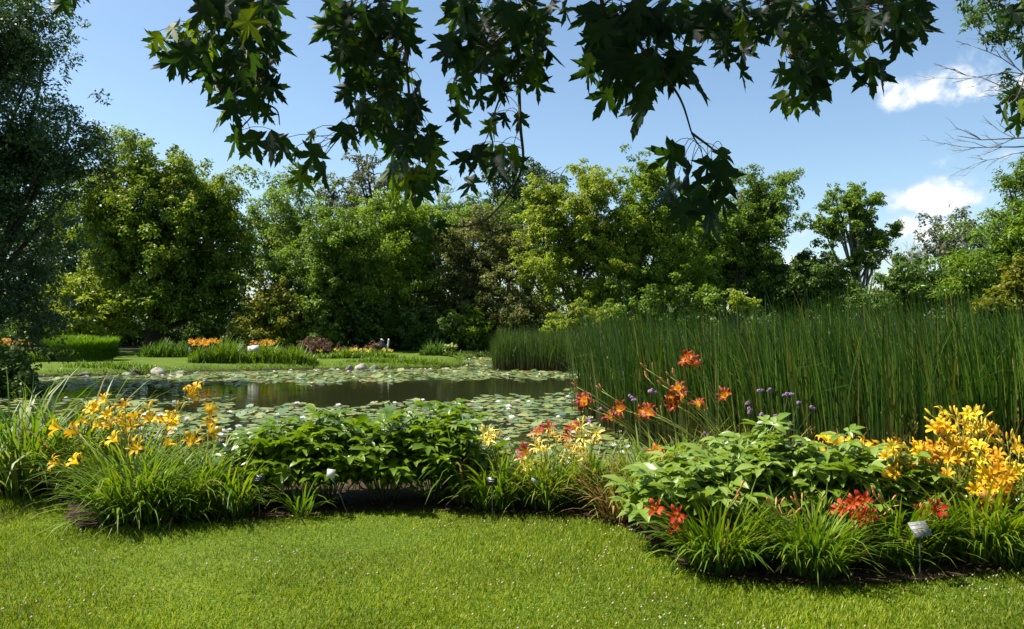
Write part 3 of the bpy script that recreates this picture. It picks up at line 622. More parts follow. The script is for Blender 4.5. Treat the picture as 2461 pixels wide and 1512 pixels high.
def distant_wood():
    E = []
    r = random.Random(77)
    for x in range(-200, 2700, 55):
        h = r.uniform(655, 700) if x < 1900 else r.uniform(670, 705)
        E.append((x, (h + 850) / 2, 60, (850 - h) / 2, r.uniform(-4, 4)))
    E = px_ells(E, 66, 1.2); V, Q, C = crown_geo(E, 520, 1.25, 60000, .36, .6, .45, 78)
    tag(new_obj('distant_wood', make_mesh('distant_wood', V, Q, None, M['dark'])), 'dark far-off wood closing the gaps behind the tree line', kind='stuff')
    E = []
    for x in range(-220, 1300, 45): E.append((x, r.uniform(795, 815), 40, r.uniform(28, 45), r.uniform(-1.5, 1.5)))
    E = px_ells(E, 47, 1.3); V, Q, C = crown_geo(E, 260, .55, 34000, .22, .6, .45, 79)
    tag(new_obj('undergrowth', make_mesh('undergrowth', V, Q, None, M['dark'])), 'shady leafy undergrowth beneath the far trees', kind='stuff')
distant_wood()

# ------------------------------------------------------------------ maple overhead
def maple_leaf_mesh(name, mat, cup, curl, seed):
    half = [(0, .70), (6, .52), (9.5, .55), (13, .37), (18.5, .40), (24, .15), (31, .28), (37, .40), (41, .37), (50, .64), (56, .47), (61, .50), (67, .30), (74, .29), (82, .17), (93, .30), (106, .48), (115, .33), (122, .35), (135, .26), (160, .28)]
    r = random.Random(seed); pts = []
    for a, q in half: pts.append((R(a), q * r.uniform(.94, 1.06)))
    pts.append((R(180), .31))
    for a, q in reversed(half[1:]): pts.append((R(360 - a), q * r.uniform(.94, 1.06)))
    V = [(0, 0, 0)]
    for a, q in pts: V.append((math.sin(a) * q * 1.02, 0, math.cos(a) * q))
    V = np.array(V); V[:, 2] += .31   # base of the blade at z = 0, tip at z = 1
    V[:, 1] = cup * np.abs(V[:, 0]) ** 1.4 * 1.2 - curl * np.maximum(0, V[:, 2] - .3) ** 2 + .05 * np.sin(V[:, 0] * 9 + seed)
    n = len(pts); T = [(0, 1 + i, 1 + (i + 1) % n) for i in range(n)]
    return make_mesh(name, V, None, T, mat)
LEAVES = [maple_leaf_mesh('maple_leaf_%d' % i, M['maple_leaf'], (.15, .35, -.12, .5, .25)[i], (.1, .35, -.1, .25, .5)[i], i) for i in range(5)]
SUNLIT = [maple_leaf_mesh('maple_leaf_sunlit_%d' % i, M['maple_sunlit'], (.15, .35, .25)[i], (.1, .35, .5)[i], 20 + i) for i in range(3)]
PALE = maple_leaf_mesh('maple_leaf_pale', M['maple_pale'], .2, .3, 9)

def maple_overhead():
    trunk_b = np.array([1.4, -3.2, 0.0]); root = empty('maple_tree', trunk_b); tag(root, 'silver maple whose dark leafy branches hang across the top of the picture', 'tree', 'trees framing the pond')
    # crown overhead, its front edge kept behind the line where its shade would reach the sunny lawn
    r = np.random.default_rng(91)
    n = 24000; P = np.stack([r.uniform(-9, 10, n), r.uniform(-9, 6, n), r.uniform(4.1, 9.5, n)], 1)
    ky = -to_sun.y / to_sun.z
    shade_y = P[:, 1] + ky * P[:, 2]
    top_of_view = CAM_Z + (HY / F) * np.maximum(P[:, 1], 0) + .25
    ok = (shade_y < 2.05) & (P[:, 2] > top_of_view) & (((P[:, 0] - .5) / 9) ** 2 + ((P[:, 1] + 2.5) / 8.5) ** 2 + ((P[:, 2] - 5) / 5) ** 2 < 1)
    # holes cut along the sun's rays so chosen leaf groups catch light
    ts_ = np.array(to_sun)
    for gx, gy, gd in ((375, 90, 2.35), (415, 60, 2.35), (460, 50, 2.35), (725, 390, 2.45), (950, 420, 2.45), (1000, 410, 2.45), (1215, 350, 2.3), (1150, 370, 2.3), (1890, 120, 2.3), (1890, 220, 2.3), (2070, 80, 2.3), (1075, 205, 2.3), (2430, 245, 2.9), (960, 30, 2.45), (1160, 60, 2.3)):
        v = P - at(gx, gy, gd); q = v - (v @ ts_)[:, None] * ts_; ok &= np.linalg.norm(q, axis=1) > .30
    P = P[ok]; n = len(P); V, Q = leaf_cards(P, nrm(r.normal(0, .5, (n, 3)) + [0, 0, .9]), r.normal(0, 1, (n, 3)), r.uniform(.24, .38, n), r.uniform(.22, .32, n))
    new_obj('crown', make_mesh('crown', V - trunk_b, Q, None, M['maple_leaf']), root)
    g = Geo(); tp = np.array([1.0, -2.6, 7.5]); tr = bez(trunk_b, (trunk_b + tp) / 2 + [.2, 0, 0], tp, 9); g.add(*tube(tr, np.linspace(.34, .12, 9), 10))
    limb_pts = []
    for e in ((-4.2, 2.9, 4.75), (-2.0, 3.2, 4.7), (0.2, 3.3, 4.6), (2.2, 3.3, 4.6), (4.2, 3.2, 4.7), (-4, -5, 6.5), (5, -5, 6.8), (0, -7, 6.5)):
        e = np.array(e); s = tr[4 if e[2] < 5 else 6]; p = bez(s, (s + e) / 2 + [0, 0, .9], e, 9); g.add(*tube(p, np.linspace(.1, .02, 9), 6)); limb_pts += list(p[4:])
    limb_pts = np.array([p for p in limb_pts if p[1] > 0.5])
    new_obj('trunk', make_mesh('trunk', np.concatenate(g.V) - trunk_b, np.concatenate(g.Q), np.concatenate(g.T), M['bark'], smooth=True), root)
    rr = random.Random(15)
    # (twig lines, leaf fields: polygon in photo px, count, size, lit share) for each hanging branch, with its distance
    specs = [
     dict(d=2.35, lines=[[(590, -60), (600, 30), (612, 140), (618, 200), (632, 236), (600, 285), (560, 325)], [(600, 20), (520, 60), (450, 105), (385, 135)], [(632, 236), (665, 265), (672, 300)]],
          leaves=[([(490, -20), (660, -20), (640, 60), (500, 70)], 16, 92), ([(480, 50), (560, 40), (640, 120), (600, 200), (500, 180), (470, 100)], 15, 90), ([(590, 90), (650, 90), (655, 200), (600, 230)], 7, 88)],
          single=[(450, 95, 105, 0), (425, 118, 88, 0), (500, 130, 90, 0), (535, 165, 84, 0), (655, 60, 90, 0), (640, 175, 70, 0), (550, 235, 80, 0), (600, 235, 70, 0), (530, 268, 60, 1), (570, 300, 88, 0), (600, 310, 82, 0), (655, 312, 84, 0), (630, 262, 42, 0), (380, 75, 62, 1), (368, 100, 56, 1), (415, 55, 62, 2), (455, 45, 58, 1), (480, 10, 64, 1), (420, 75, 56, 1), (470, 60, 50, 1)]),
     dict(d=2.45, lines=[[(940, -60), (960, 40), (975, 130), (985, 250), (1005, 340), (1010, 420)], [(985, 250), (900, 292), (830, 318), (775, 380)], [(900, -40), (880, 60), (850, 150)]],
          leaves=[([(790, -20), (970, -20), (975, 60), (810, 60)], 17, 88), ([(805, 40), (985, 40), (990, 150), (815, 160)], 17, 84), ([(815, 150), (960, 130), (1005, 230), (900, 260), (820, 230)], 16, 82), ([(860, 230), (1000, 220), (1020, 300), (930, 330), (870, 290)], 12, 80), ([(930, 300), (1040, 290), (1040, 380), (940, 390)], 11, 78)],
          single=[(990, 75, 76, 0), (1010, 190, 60, 0), (1030, 295, 60, 0), (820, 290, 70, 0), (845, 300, 64, 0), (880, 300, 60, 0), (870, 280, 64, 0), (755, 310, 44, 1), (770, 345, 82, 0), (750, 375, 74, 1), (715, 385, 70, 1), (730, 405, 70, 1), (775, 385, 72, 0), (712, 352, 40, 1), (690, 330, 70, 0), (950, 385, 78, 1), (935, 420, 78, 1), (965, 400, 80, 1), (985, 430, 70, 0), (1005, 395, 74, 1), (1020, 430, 70, 0), (970, 435, 66, 1), (1040, 400, 66, 0)]),
     dict(d=2.3, lines=[[(1210, -60), (1235, 60), (1245, 180), (1250, 300), (1256, 390), (1228, 460), (1170, 525), (1110, 545), (1062, 540)], [(1235, 60), (1170, 120), (1110, 200)], [(1245, 180), (1195, 250), (1170, 330), (1150, 365)]],
          leaves=[([(1065, -20), (1290, -20), (1295, 50), (1075, 60)], 20, 86), ([(1080, 40), (1290, 40), (1290, 130), (1085, 130)], 18, 84), ([(1085, 110), (1280, 110), (1265, 210), (1190, 200), (1110, 190)], 14, 80)],
          single=[(1300, 90, 84, 0), (1298, 125, 80, 0), (1285, 175, 72, 0), (1075, 200, 56, 1), (1105, 205, 60, 0), (1105, 250, 66, 0), (1145, 215, 54, 0), (1195, 265, 70, 0), (1180, 280, 60, 1), (1215, 270, 50, 0), (1250, 265, 52, 0), (1235, 345, 66, 1), (1205, 345, 70, 1), (1160, 355, 74, 1), (1135, 350, 80, 0), (1195, 370, 84, 0), (1140, 415, 70, 0), (1240, 370, 70, 0), (1120, 360, 62, 0), (1030, 510, 54, 0), (1020, 540, 52, 0), (1050, 530, 44, 0), (1350, 5, 60, 0), (1325, 0, 50, 0)]),
     dict(d=2.1, lines=[[(1440, -60), (1490, 40), (1545, 120), (1610, 200), (1640, 250), (1662, 320), (1680, 350)], [(1490, 40), (1450, 120), (1440, 180)], [(1662, 320), (1720, 365), (1745, 400)]],
          leaves=[([(1410, -25), (1640, -25), (1640, 60), (1415, 60)], 20, 98), ([(1415, 40), (1640, 40), (1650, 130), (1410, 130)], 18, 98), ([(1440, 110), (1640, 110), (1640, 170), (1480, 180)], 10, 96)],
          single=[(1420, 130, 88, 0), (1470, 195, 96, 0), (1530, 210, 100, 0), (1570, 215, 120, 0), (1660, 160, 110, 0), (1640, 130, 90, 0), (1510, 190, 80, 0), (1620, 345, 100, 0), (1645, 350, 100, 0), (1690, 400, 100, 0), (1745, 380, 110, 0), (1630, 420, 100, 0), (1680, 440, 110, 0), (1730, 440, 100, 0), (1640, 470, 90, 0), (1715, 480, 100, 0), (1700, 370, 70, 0), (1660, 400, 90, 0), (1700, 510, 80, 0), (1735, 350, 60, 0)]),
     dict(d=2.3, lines=[[(1830, -60), (1840, 30), (1880, 100), (1920, 150), (1960, 190)], [(1840, 30), (1780, 70), (1740, 130)], [(2020, -60), (2040, 30), (2075, 110), (2095, 150)], [(2120, -40), (2170, 20), (2200, 60)]],
          leaves=[([(1640, -25), (1840, -25), (1830, 60), (1650, 60)], 16, 84), ([(1700, 50), (1830, 40), (1810, 120), (1720, 120)], 8, 74), ([(1830, -25), (2060, -25), (2060, 60), (1850, 60)], 18, 92), ([(1880, 60), (2040, 50), (2030, 150), (1920, 190), (1870, 130)], 12, 86), ([(2050, -20), (2230, -20), (2220, 30), (2070, 40)], 12, 88)],
          single=[(1880, 75, 70, 1), (1895, 110, 74, 1), (1890, 150, 66, 1), (1880, 215, 66, 1), (1905, 230, 60, 1), (1915, 190, 62, 1), (1950, 215, 70, 0), (1965, 180, 80, 0), (1960, 150, 90, 0), (1775, 145, 70, 0), (1745, 110, 60, 0), (2030, 130, 100, 0), (2090, 135, 96, 0), (2070, 90, 80, 1), (2110, 150, 76, 0), (2150, 55, 84, 0), (2205, 45, 80, 0), (2170, 70, 76, 0), (2060, 60, 66, 1), (2115, 40, 80, 0), (2000, 120, 74, 1), (1640, 30, 70, 0)]),
     dict(d=2.6, lines=[[(190, -90), (175, -40), (160, -5)]], leaves=[], single=[(160, -8, 60, 0), (172, -30, 60, 0), (185, -50, 60, 0)]),
     dict(d=2.9, lines=[[(2500, -60), (2480, 100), (2450, 220), (2420, 255)], [(2480, 20), (2400, 10)]], leaves=[], single=[(2440, 210, 62, 0), (2420, 245, 60, 1), (2450, 240, 60, 1), (2445, 270, 56, 0), (2395, 20, 60, 0), (2440, 30, 60, 0), (2420, 15, 56, 0), (2460, 100, 60, 0), (2400, 250, 50, 0)]),
    ]
    todo = []; rest = {}
    for sp in specs:
        d0 = sp['d']; lines = []
        for k, ln in enumerate(sp['lines']):
            q = []
            for i, (x, y) in enumerate(ln): q.append(at(x, y, d0 + .12 * math.sin(i * 1.7 + k * 2.1) + (.1 * k)))
            if k == 0 or ln[0][1] < -30:
                # carry the branch up to an overhead limb
                t = q[0]; j = np.argmin(np.linalg.norm(limb_pts - (t + [0, .2, 1.4]), axis=1)); e = limb_pts[j]
                q = [e, (e + t) / 2 + [0, .05, .1]] + q
            else:
                j = np.argmin(np.linalg.norm(lines[0] - q[0], axis=1)); q[0] = lines[0][j]
            lines.append(smooth_poly(q, 5))
        g = Geo()
        for k, ln in enumerate(lines): g.add(*tube(ln, np.linspace(.008 if k == 0 else .004, .0016, len(ln)), 5))
        allp = np.concatenate(lines)
        items = []
        for poly, cnt, size in sp['leaves']:
            xs = [p[0] for p in poly]; ys = [p[1] for p in poly]; c = 0
            cnt = int(cnt * 1.5)
            while c < cnt:
                x = rr.uniform(min(xs), max(xs)); y = rr.uniform(min(ys), max(ys))
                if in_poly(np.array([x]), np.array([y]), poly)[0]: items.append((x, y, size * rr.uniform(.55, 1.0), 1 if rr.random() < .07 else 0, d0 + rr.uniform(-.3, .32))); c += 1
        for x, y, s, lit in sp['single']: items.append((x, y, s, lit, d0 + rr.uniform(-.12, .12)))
        placed = []
        for x, y, s, lit, d in items:
            p = at(x, y, d); L = s / S / F * d * 1.12
            yaw = rr.gauss(0, .75) if lit == 0 else rr.uniform(-1.3, 1.3)
            if rr.random() < .5: yaw += math.pi
            roll = rr.gauss(0, .35); pitch = rr.uniform(-.35, .45)
            # tip points down: local z -> world -z
            qn = Quaternion((0, 0, 1), yaw) @ Quaternion((1, 0, 0), math.pi + pitch) @ Quaternion((0, 1, 0), roll)
            placed.append((p, L, qn, lit))
            dist = np.linalg.norm(allp - p, axis=1); up = allp[:, 2] > p[2] - .02; dist = np.where(up, dist, dist + .12); j = int(np.argmin(dist)); a = allp[j]
            if dist[j] < .42: g.add(*tube(bez(a, (a + p) / 2 + np.array([0, 0, .035]), p, 5), .0011, 3, False))
        o = new_obj('branch', make_mesh('branch', np.concatenate(g.V) - trunk_b, np.concatenate(g.Q), np.concatenate(g.T), M['twig'], smooth=True), root)
        # the same branches stay leafy above the picture's top edge
        high = allp[allp[:, 2] > CAM_Z + (HY + 22) / F * allp[:, 1]]
        for q in range(int(9 * np.linalg.norm(high.max(0) - high.min(0)) * 8) if len(high) else 0):
            p = high[rr.randrange(len(high))] + np.array([rr.gauss(0, .17), rr.gauss(0, .17), rr.gauss(0, .12)])
            if p[2] < CAM_Z + (HY + 40) / F * p[1]: continue
            L = rr.uniform(.07, .12); qn = Quaternion((0, 0, 1), rr.uniform(0, 6.28)) @ Quaternion((1, 0, 0), math.pi + rr.uniform(-.5, .5)); me = LEAVES[rr.randrange(5)]
            rest.setdefault(o.name, [o, Geo()])[1].add(np.array([qn @ Vector(v.co * L) + Vector(p - trunk_b) for v in me.vertices]), None, np.array([tuple(f.vertices) for f in me.polygons]))
        for p, L, qn, lit in placed: todo.append((L / np.linalg.norm(p - [0, 0, CAM_Z]), o, p, L, qn, lit))
    todo.sort(key=lambda q: -q[0])
    for k, (_, o, p, L, qn, lit) in enumerate(todo):
        me = PALE if lit == 2 else SUNLIT[rr.randrange(3)] if lit == 1 else LEAVES[rr.randrange(5)]
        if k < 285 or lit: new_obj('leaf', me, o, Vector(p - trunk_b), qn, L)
        else: rest.setdefault(o.name, [o, Geo()])[1].add(np.array([qn @ Vector(v.co * L) + Vector(p - trunk_b) for v in me.vertices]), None, np.array([tuple(f.vertices) for f in me.polygons]))
    for o, g in rest.values(): tag(new_obj('small_leaves', g.mesh('small_leaves', M['maple_leaf']), o), kind='stuff')
    print('maple leaves', len(todo))
maple_overhead()

# ------------------------------------------------------------------ daylilies and other bed plants
def blade_meshes(mat, n, w, seed, a0r=(.05, .55), a1r=(1.0, 2.3), key=''):
    r = np.random.default_rng(seed); out = []
    for i in range(n):
        V, Q, A = ribbons(np.zeros((1, 3)), 0.0, 1.0, r.uniform(*a0r), r.uniform(*a1r), w * r.uniform(.8, 1.2), 6, r.uniform(1.2, 2.2), r.uniform(-.6, .6))
        out.append(make_mesh('blade_%s_%d' % (key, i), V, Q, None, M[mat], {'t': A}))
    return out
BL = {k: blade_meshes(k, 12, .027, i + 1, (.05, .6), (1.0, 2.6), key=k) for i, k in enumerate(('daylily', 'daylily_bright', 'daylily_dark'))}
BL['daylily_pale'] = blade_meshes('daylily_pale', 10, .036, 30, (.05, .4), (1.5, 2.6), key='pale')
for i, k in enumerate(('daylily', 'daylily_bright')): BL[k + '_up'] = blade_meshes(k, 10, .027, 60 + i, (.0, .4), (.5, 1.5), key=k + '_up')
BL['dry'] = blade_meshes('dry', 5, .026, 31, key='dry')

def petal_flower(name, mat, wide=1.0, recurve=1.0, spider=False, seed=0):
    g = Geo(); ts = np.linspace(0, 1, 6); r0 = random.Random(seed); rc0 = recurve
    for k in range(6):
        a = k * math.pi / 3 + r0.uniform(-.12, .12); inner = k % 2 == 0; recurve = rc0 * r0.uniform(.2, 2.2); w0 = (.030 if inner else .020) * wide * (.6 if spider else 1)
        rr = np.array([.004, .010, .022, .042, .060, .070 + .004 * recurve]) * (1.12 if spider else 1); zz = np.array([0, .024, .046, .062, .066 - .004 * recurve, .060 - .014 * recurve])
        ww = np.array([.35, .55, .85, 1.0, .75, .08]) * w0
        c, s = math.cos(a), math.sin(a); V = []
        for i in range(6):
            for sg in (-1, 0, 1):
                t = sg * ww[i] * .5; z = zz[i] + (.004 if sg == 0 else 0) * -1 + (.003 * math.sin(i * 2.3 + k) if sg else 0)
                V.append((rr[i] * c - t * s, rr[i] * s + t * c, z))
        Q = []
        for i in range(5):
            for j in range(2): b = i * 3 + j; Q.append((b, b + 1, b + 4, b + 3))
        g.add(V, Q, None, np.repeat(ts, 3))
    for k in range(3): # stamens
        a = k * 2.1 + .4; g.add(*tube([(0, 0, .02), (.008 * math.cos(a), .008 * math.sin(a), .055), (.016 * math.cos(a), .016 * math.sin(a), .072)], .0011, 3)[:3])
    return g.mesh(name, M[mat])
def bud_mesh(name, mat):
    p = [(0, 0, 0), (0, 0, .015), (0, .001, .035), (0, .002, .055), (0, .002, .066)]; g = Geo(); g.add(*tube(p, [.003, .0065, .009, .0065, .0015], 6)); return g.mesh(name, M[mat], True)
FL = {k: [petal_flower('bloom_%s_%d' % (k, v), k, (1.0, .85, 1.1)[v], (1.2 if k in ('orange', 'pale', 'lemon') else .7) * (1, 1.6, .3)[v], k == 'pale', v * 7 + 1) for v in range(3)] for k in ('yellow', 'golden', 'lemon', 'pale', 'orange', 'orange2', 'red', 'maroon')}
BUD_Y = bud_mesh('bud_yellow', 'bud_y'); BUD_R = bud_mesh('bud_red', 'bud_r')

def aim(v): return Vector(v).to_track_quat('Z', 'Y')

def daylily(label, x, d, rad, n, hgt, mats, flowers=(), group='daylilies in the planting beds', droopy=1.0, name='daylily', spread=1.0, flower_mat='yellow', bud=None, fsize=1.0, seed=None, dry=.04, cat='flower', mass=1.0, upright=0.):
    """flowers: (photo x, photo y, extra depth, kind) with kind f, b or a flower material"""
    r = random.Random(seed if seed is not None else hash((x, d)) % 9999); wx = xat(x, d); gz = hz(wx, d) + .015
    root = empty(name, (wx, d, gz)); tag(root, label, cat, group)
    for i in range(n):
        m = r.choice(mats)
        if r.random() < dry: m = 'dry'
        a = r.uniform(0, 2 * math.pi); q = rad * math.sqrt(r.random()) * .45
        L = hgt * r.uniform(.75, 1.55)
        o = new_obj('leaf', r.choice(BL[m + '_up'] if m + '_up' in BL and r.random() < upright else BL[m]), root, (q * math.cos(a), q * math.sin(a), 0), Quaternion((0, 0, 1), a + r.gauss(0, .5)) @ Quaternion((0, 1, 0), r.gauss(.12, .16) * spread), (L * r.uniform(.85, 1.1), L * r.uniform(.75, 1.1), L * r.uniform(.8, 1.05)))
    k = int(n * mass); q = np.random.default_rng((seed or 0) + 500); az = q.uniform(0, 2 * math.pi, k); rr_ = rad * np.sqrt(q.random(k)) * .5
    P = np.stack([rr_ * np.cos(az), rr_ * np.sin(az), np.zeros(k)], 1); V, Q, A = ribbons(P, az + q.normal(0, .5, k), hgt * q.uniform(.7, 1.5, k), q.uniform(.05, .55, k), q.uniform(.7, 2.5, k), .021 * q.uniform(.7, 1.2, k), 6, q.uniform(1.2, 2.2) , q.uniform(-.6, .6, k))
    tag(new_obj('foliage', make_mesh('foliage', V, Q, None, M[mats[-1]], {'t': A}), root), kind='stuff')
    base = np.array([wx, d, gz])
    for fl in flowers:
        fx, fy = fl[0], fl[1]; dd = d + (fl[2] if len(fl) > 2 else r.uniform(-.2, .25)) + (-.18 if flower_mat == 'red' else 0); kind = fl[3] if len(fl) > 3 else 'f'
        tip = at(fx, fy, dd); off = np.array([r.uniform(-.1, .1) * rad * 2, r.uniform(-.1, .1) * rad * 2, 0]); s = base + off
        # lean: the stalk rises then leans towards its flower
        m = s * .45 + tip * .55; m[2] = s[2] + (tip[2] - s[2]) * .72; m[:2] = s[:2] + (tip[:2] - s[:2]) * .34
        pts = bez(s, m, tip, 8); g = Geo(); g.add(*tube(pts, np.linspace(.0062, .0040, 8), 5)); dv = nrm(pts[-1] - pts[-2])
        extra = []
        for q in range(r.randint(1, 3)):
            e = tip + dv * r.uniform(-.05, .01) + np.array([r.uniform(-.05, .05), r.uniform(-.05, .05), r.uniform(.0, .05)]); a0 = pts[6] + (pts[7] - pts[6]) * .5; g.add(*tube(bez(a0, (a0 + e) / 2, e, 4), np.linspace(.0026, .002, 4), 4)); extra.append((e, nrm(e - a0)))
        so = new_obj('scape', make_mesh('scape', np.concatenate(g.V) - base, np.concatenate(g.Q), np.concatenate(g.T) if g.T else None, M['scape'], {'t': np.concatenate(g.A)}, True), root)
        bm = bud or (BUD_Y if flower_mat in ('yellow', 'golden', 'lemon', 'pale') else BUD_R)
        if kind == 'b':
            new_obj('bud', bm, so, Vector(tip - base), aim(dv + np.array([0, 0, .3])), r.uniform(.9, 1.25))
        else:
            fm = r.choice(FL[flower_mat if kind == 'f' else kind])
            face = np.array([r.uniform(-.8, .8), r.uniform(-1.1, -.1), r.uniform(-.2, .6)]) * .9 + dv * .6
            new_obj('flower', fm, so, Vector(tip - base), aim(face), r.uniform(.85, 1.12) * fsize)
        for e, ev in extra:
            new_obj('bud', bm, so, Vector(e - base), aim(ev + np.array([0, 0, .4])), r.uniform(.55, 1.05))
    return root

DL = ('daylily', 'daylily', 'daylily_bright'); DLL = ('daylily_bright', 'daylily_bright', 'daylily'); DLD = ('daylily_dark', 'daylily_dark', 'daylily'); DLP = ('daylily_pale', 'daylily_pale', 'daylily')
yl = [(262, 968), (240, 988), (300, 982), (226, 985), (268, 1002), (300, 1012), (206, 1018), (245, 1022), (268, 1028), (292, 1032), (330, 1012), (365, 1010), (358, 985, .1, 'b'), (450, 955), (472, 945), (435, 985, .1, 'b'), (410, 1012), (425, 1018), (497, 990), (502, 1028), (395, 1022), (315, 1025)]
yl2 = [(150, 1030), (190, 1042), (145, 1115), (190, 1115), (285, 1062), (335, 1080), (395, 1075), (460, 1066), (310, 1066, 0, 'b'), (215, 1060, 0, 'b'), (500, 1045)]
daylily('mounded daylily with drooping leaves and low yellow blooms at the left lawn edge', 330, 6.05, .55, 290, .52, ('daylily_bright', 'daylily', 'daylily'), yl2, seed=1, spread=1.5, fsize=1.2, mass=1.3)
daylily('drooping daylily mound without blooms just right of the mounded one', 440, 6.15, .45, 230, .47, ('daylily_bright', 'daylily', 'daylily'), [], seed=41, spread=1.5)
daylily('tall yellow-flowered daylily behind the drooping mounds at the left', 320, 6.75, .5, 220, .62, DL, yl, seed=2, fsize=1.2)
daylily('leafy daylily behind the mounds at their right end', 500, 6.75, .4, 170, .55, DL, [], seed=3)
daylily('daylily foliage between the mounds and the dark peonies', 545, 6.3, .34, 130, .46, DL, [], seed=42)
daylily('sparse young daylily tuft at the left end of the dark peonies', 570, 6.1, .22, 34, .42, DLL, [], seed=4)
daylily('thin pale daylily tuft in front of the dark peonies', 722, 6.12, .14, 16, .34, DLL, [], seed=5)
daylily('pale arching grassy clump at the left picture edge', 50, 7.0, .45, 150, .95, DLP, [], seed=6, name='grassy_clump', dry=.02, cat='plant')
daylily('second pale arching clump leaning right behind the yellow daylily', 190, 7.15, .4, 110, .92, DLP, [], seed=7, name='grassy_clump', cat='plant')
daylily('dark weedy clump low at the left picture edge', -40, 7.15, .45, 90, .55, DLD, [], seed=8, name='grassy_clump', cat='plant')
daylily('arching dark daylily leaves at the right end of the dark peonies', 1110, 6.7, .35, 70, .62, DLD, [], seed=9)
mid = [(1170, 1045), (1188, 1052), (1165, 1062), (1180, 1066)]
mid2 = [(1285, 1066), (1300, 1082), (1320, 1048), (1340, 1060), (1375, 1086), (1395, 1096), (1388, 1108), (1258, 1125), (1282, 1130), (1300, 1045, 0, 'maroon'), (1322, 1035, 0, 'maroon'), (1270, 1090, 0, 'maroon'), (1265, 1105), (1355, 1075), (1310, 1095)]
mid3 = [(1432, 1045), (1385, 1038, 0, 'maroon'), (1372, 1050, 0, 'maroon'), (1400, 1052), (1425, 1060), (1395, 1030), (1370, 1100), (1408, 1080)]
daylily('daylily with one pale yellow spidery flower head right of the dark peonies', 1205, 6.45, .3, 120, .46, DL, mid, flower_mat='pale', seed=10, fsize=1.2)
daylily('daylily with pale yellow and dark red blooms before the pond', 1310, 6.5, .36, 180, .48, DL, mid2, flower_mat='pale', seed=11, fsize=1.15)
daylily('daylily with pale yellow blooms nearest the tall leaning red stalks', 1420, 6.55, .36, 180, .48, DL, mid3, flower_mat='pale', seed=12, fsize=1.15)
daylily('yellowing daylily leaves at the inner corner of the lawn', 1490, 6.05, .28, 120, .42, ('daylily_bright', 'daylily', 'dry'), [], seed=13, dry=.16)
daylily('low daylily tuft at the lawn edge below the small black sign', 1165, 6.35, .16, 34, .34, DLL, [], seed=14)
og = [(1660, 872, 0), (1652, 862, .05), (1672, 882, .02), (1635, 942), (1745, 955), (1500, 985), (1560, 988), (1572, 998), (1622, 972), (1605, 962), (1640, 965), (1680, 982), (1545, 990), (1550, 885, 0, 'b'), (1610, 905, 0, 'b'), (1590, 925, 0, 'b')]
og2 = [(1470, 1010), (1402, 975), (1410, 968), (1385, 930, 0, 'b'), (1395, 945, 0, 'b'), (1445, 940, 0, 'b'), (1555, 905, 0, 'b'), (1490, 1005, 0, 'b')]
daylily('tall daylily with long leaning stalks and dark orange-red blooms', 1800, 6.9, .42, 170, .55, DL, og, flower_mat='orange', seed=15, fsize=1.25)
daylily('daylily with stalks leaning left over the pond and few orange-red blooms', 1640, 6.95, .4, 170, .55, DL, og2, flower_mat='orange', seed=16, fsize=1.25)
daylily('dark leafy daylily between the leaning stalks and the light green peonies', 1560, 6.35, .4, 190, .52, DL, [(1578, 1088, 0, 'orange2'), (1582, 1100, 0, 'orange2'), (1600, 1112, 0, 'b')], flower_mat='orange2', seed=17)
row = [(1960, 1086), (1990, 1066), (2010, 1076), (2032, 1080), (2060, 1074), (2086, 1084), (2110, 1090), (2070, 1092), (2045, 1068, 0, 'b'), (2000, 1058, 0, 'b')]
daylily('daylily with a low row of yellow blooms behind the light green peonies', 2050, 6.0, .4, 90, .5, DL, row, flower_mat='yellow', seed=18, fsize=1.25)
r_ = random.Random(40); big = []; big2 = []; big3 = []
for k in range(40): big.append((r_.uniform(2225, 2380), r_.uniform(1010, 1125), r_.uniform(-.2, .25), r_.choice(('golden', 'golden', 'yellow', 'lemon', 'b'))))
for k in range(16): big2.append((r_.uniform(2370, 2470), r_.uniform(1130, 1215), r_.uniform(-.3, -.1), r_.choice(('golden', 'yellow'))))
for k in range(34): big2.append((r_.uniform(2340, 2475), r_.uniform(1075, 1200), r_.uniform(-.2, .25), r_.choice(('golden', 'yellow', 'lemon', 'b'))))
for k in range(30): big3.append((r_.uniform(2130, 2300), r_.uniform(1070, 1150), r_.uniform(-.2, .2), r_.choice(('golden', 'golden', 'yellow', 'b'))))
big += [(2255, 1000, 0, 'lemon'), (2262, 1018, 0, 'lemon'), (2322, 1002, 0, 'lemon'), (2338, 1000, 0, 'lemon'), (2300, 1003, 0, 'b'), (2350, 995, 0, 'b'), (2375, 1032, 0, 'b')]
big2 += [(2400, 1045, 0, 'b'), (2420, 1060, 0, 'b'), (2450, 1070, 0, 'b')]
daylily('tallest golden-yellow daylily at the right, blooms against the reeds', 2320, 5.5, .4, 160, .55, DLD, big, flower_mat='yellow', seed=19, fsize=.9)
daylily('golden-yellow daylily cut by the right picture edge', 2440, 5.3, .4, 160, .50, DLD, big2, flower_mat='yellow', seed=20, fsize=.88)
daylily('golden-yellow daylily between the light green peonies and the tallest one', 2240, 5.35, .35, 120, .46, DL, big3, flower_mat='yellow', seed=21, fsize=.88)
redA = [(1575, 1225), (1630, 1235), (1635, 1275), (1770, 1190, 0, 'b'), (1765, 1205, 0, 'b')]
redB = [(1855, 1215, 0, 'b'), (1920, 1215, 0, 'b'), (1875, 1240, 0, 'b')]
redC = [(2040, 1225), (2055, 1243), (2075, 1202), (2052, 1212), (2095, 1240), (2130, 1252), (2085, 1248), (2030, 1232), (2205, 1236), (2240, 1232), (2105, 1195, 0, 'b'), (2120, 1205, 0, 'b')]
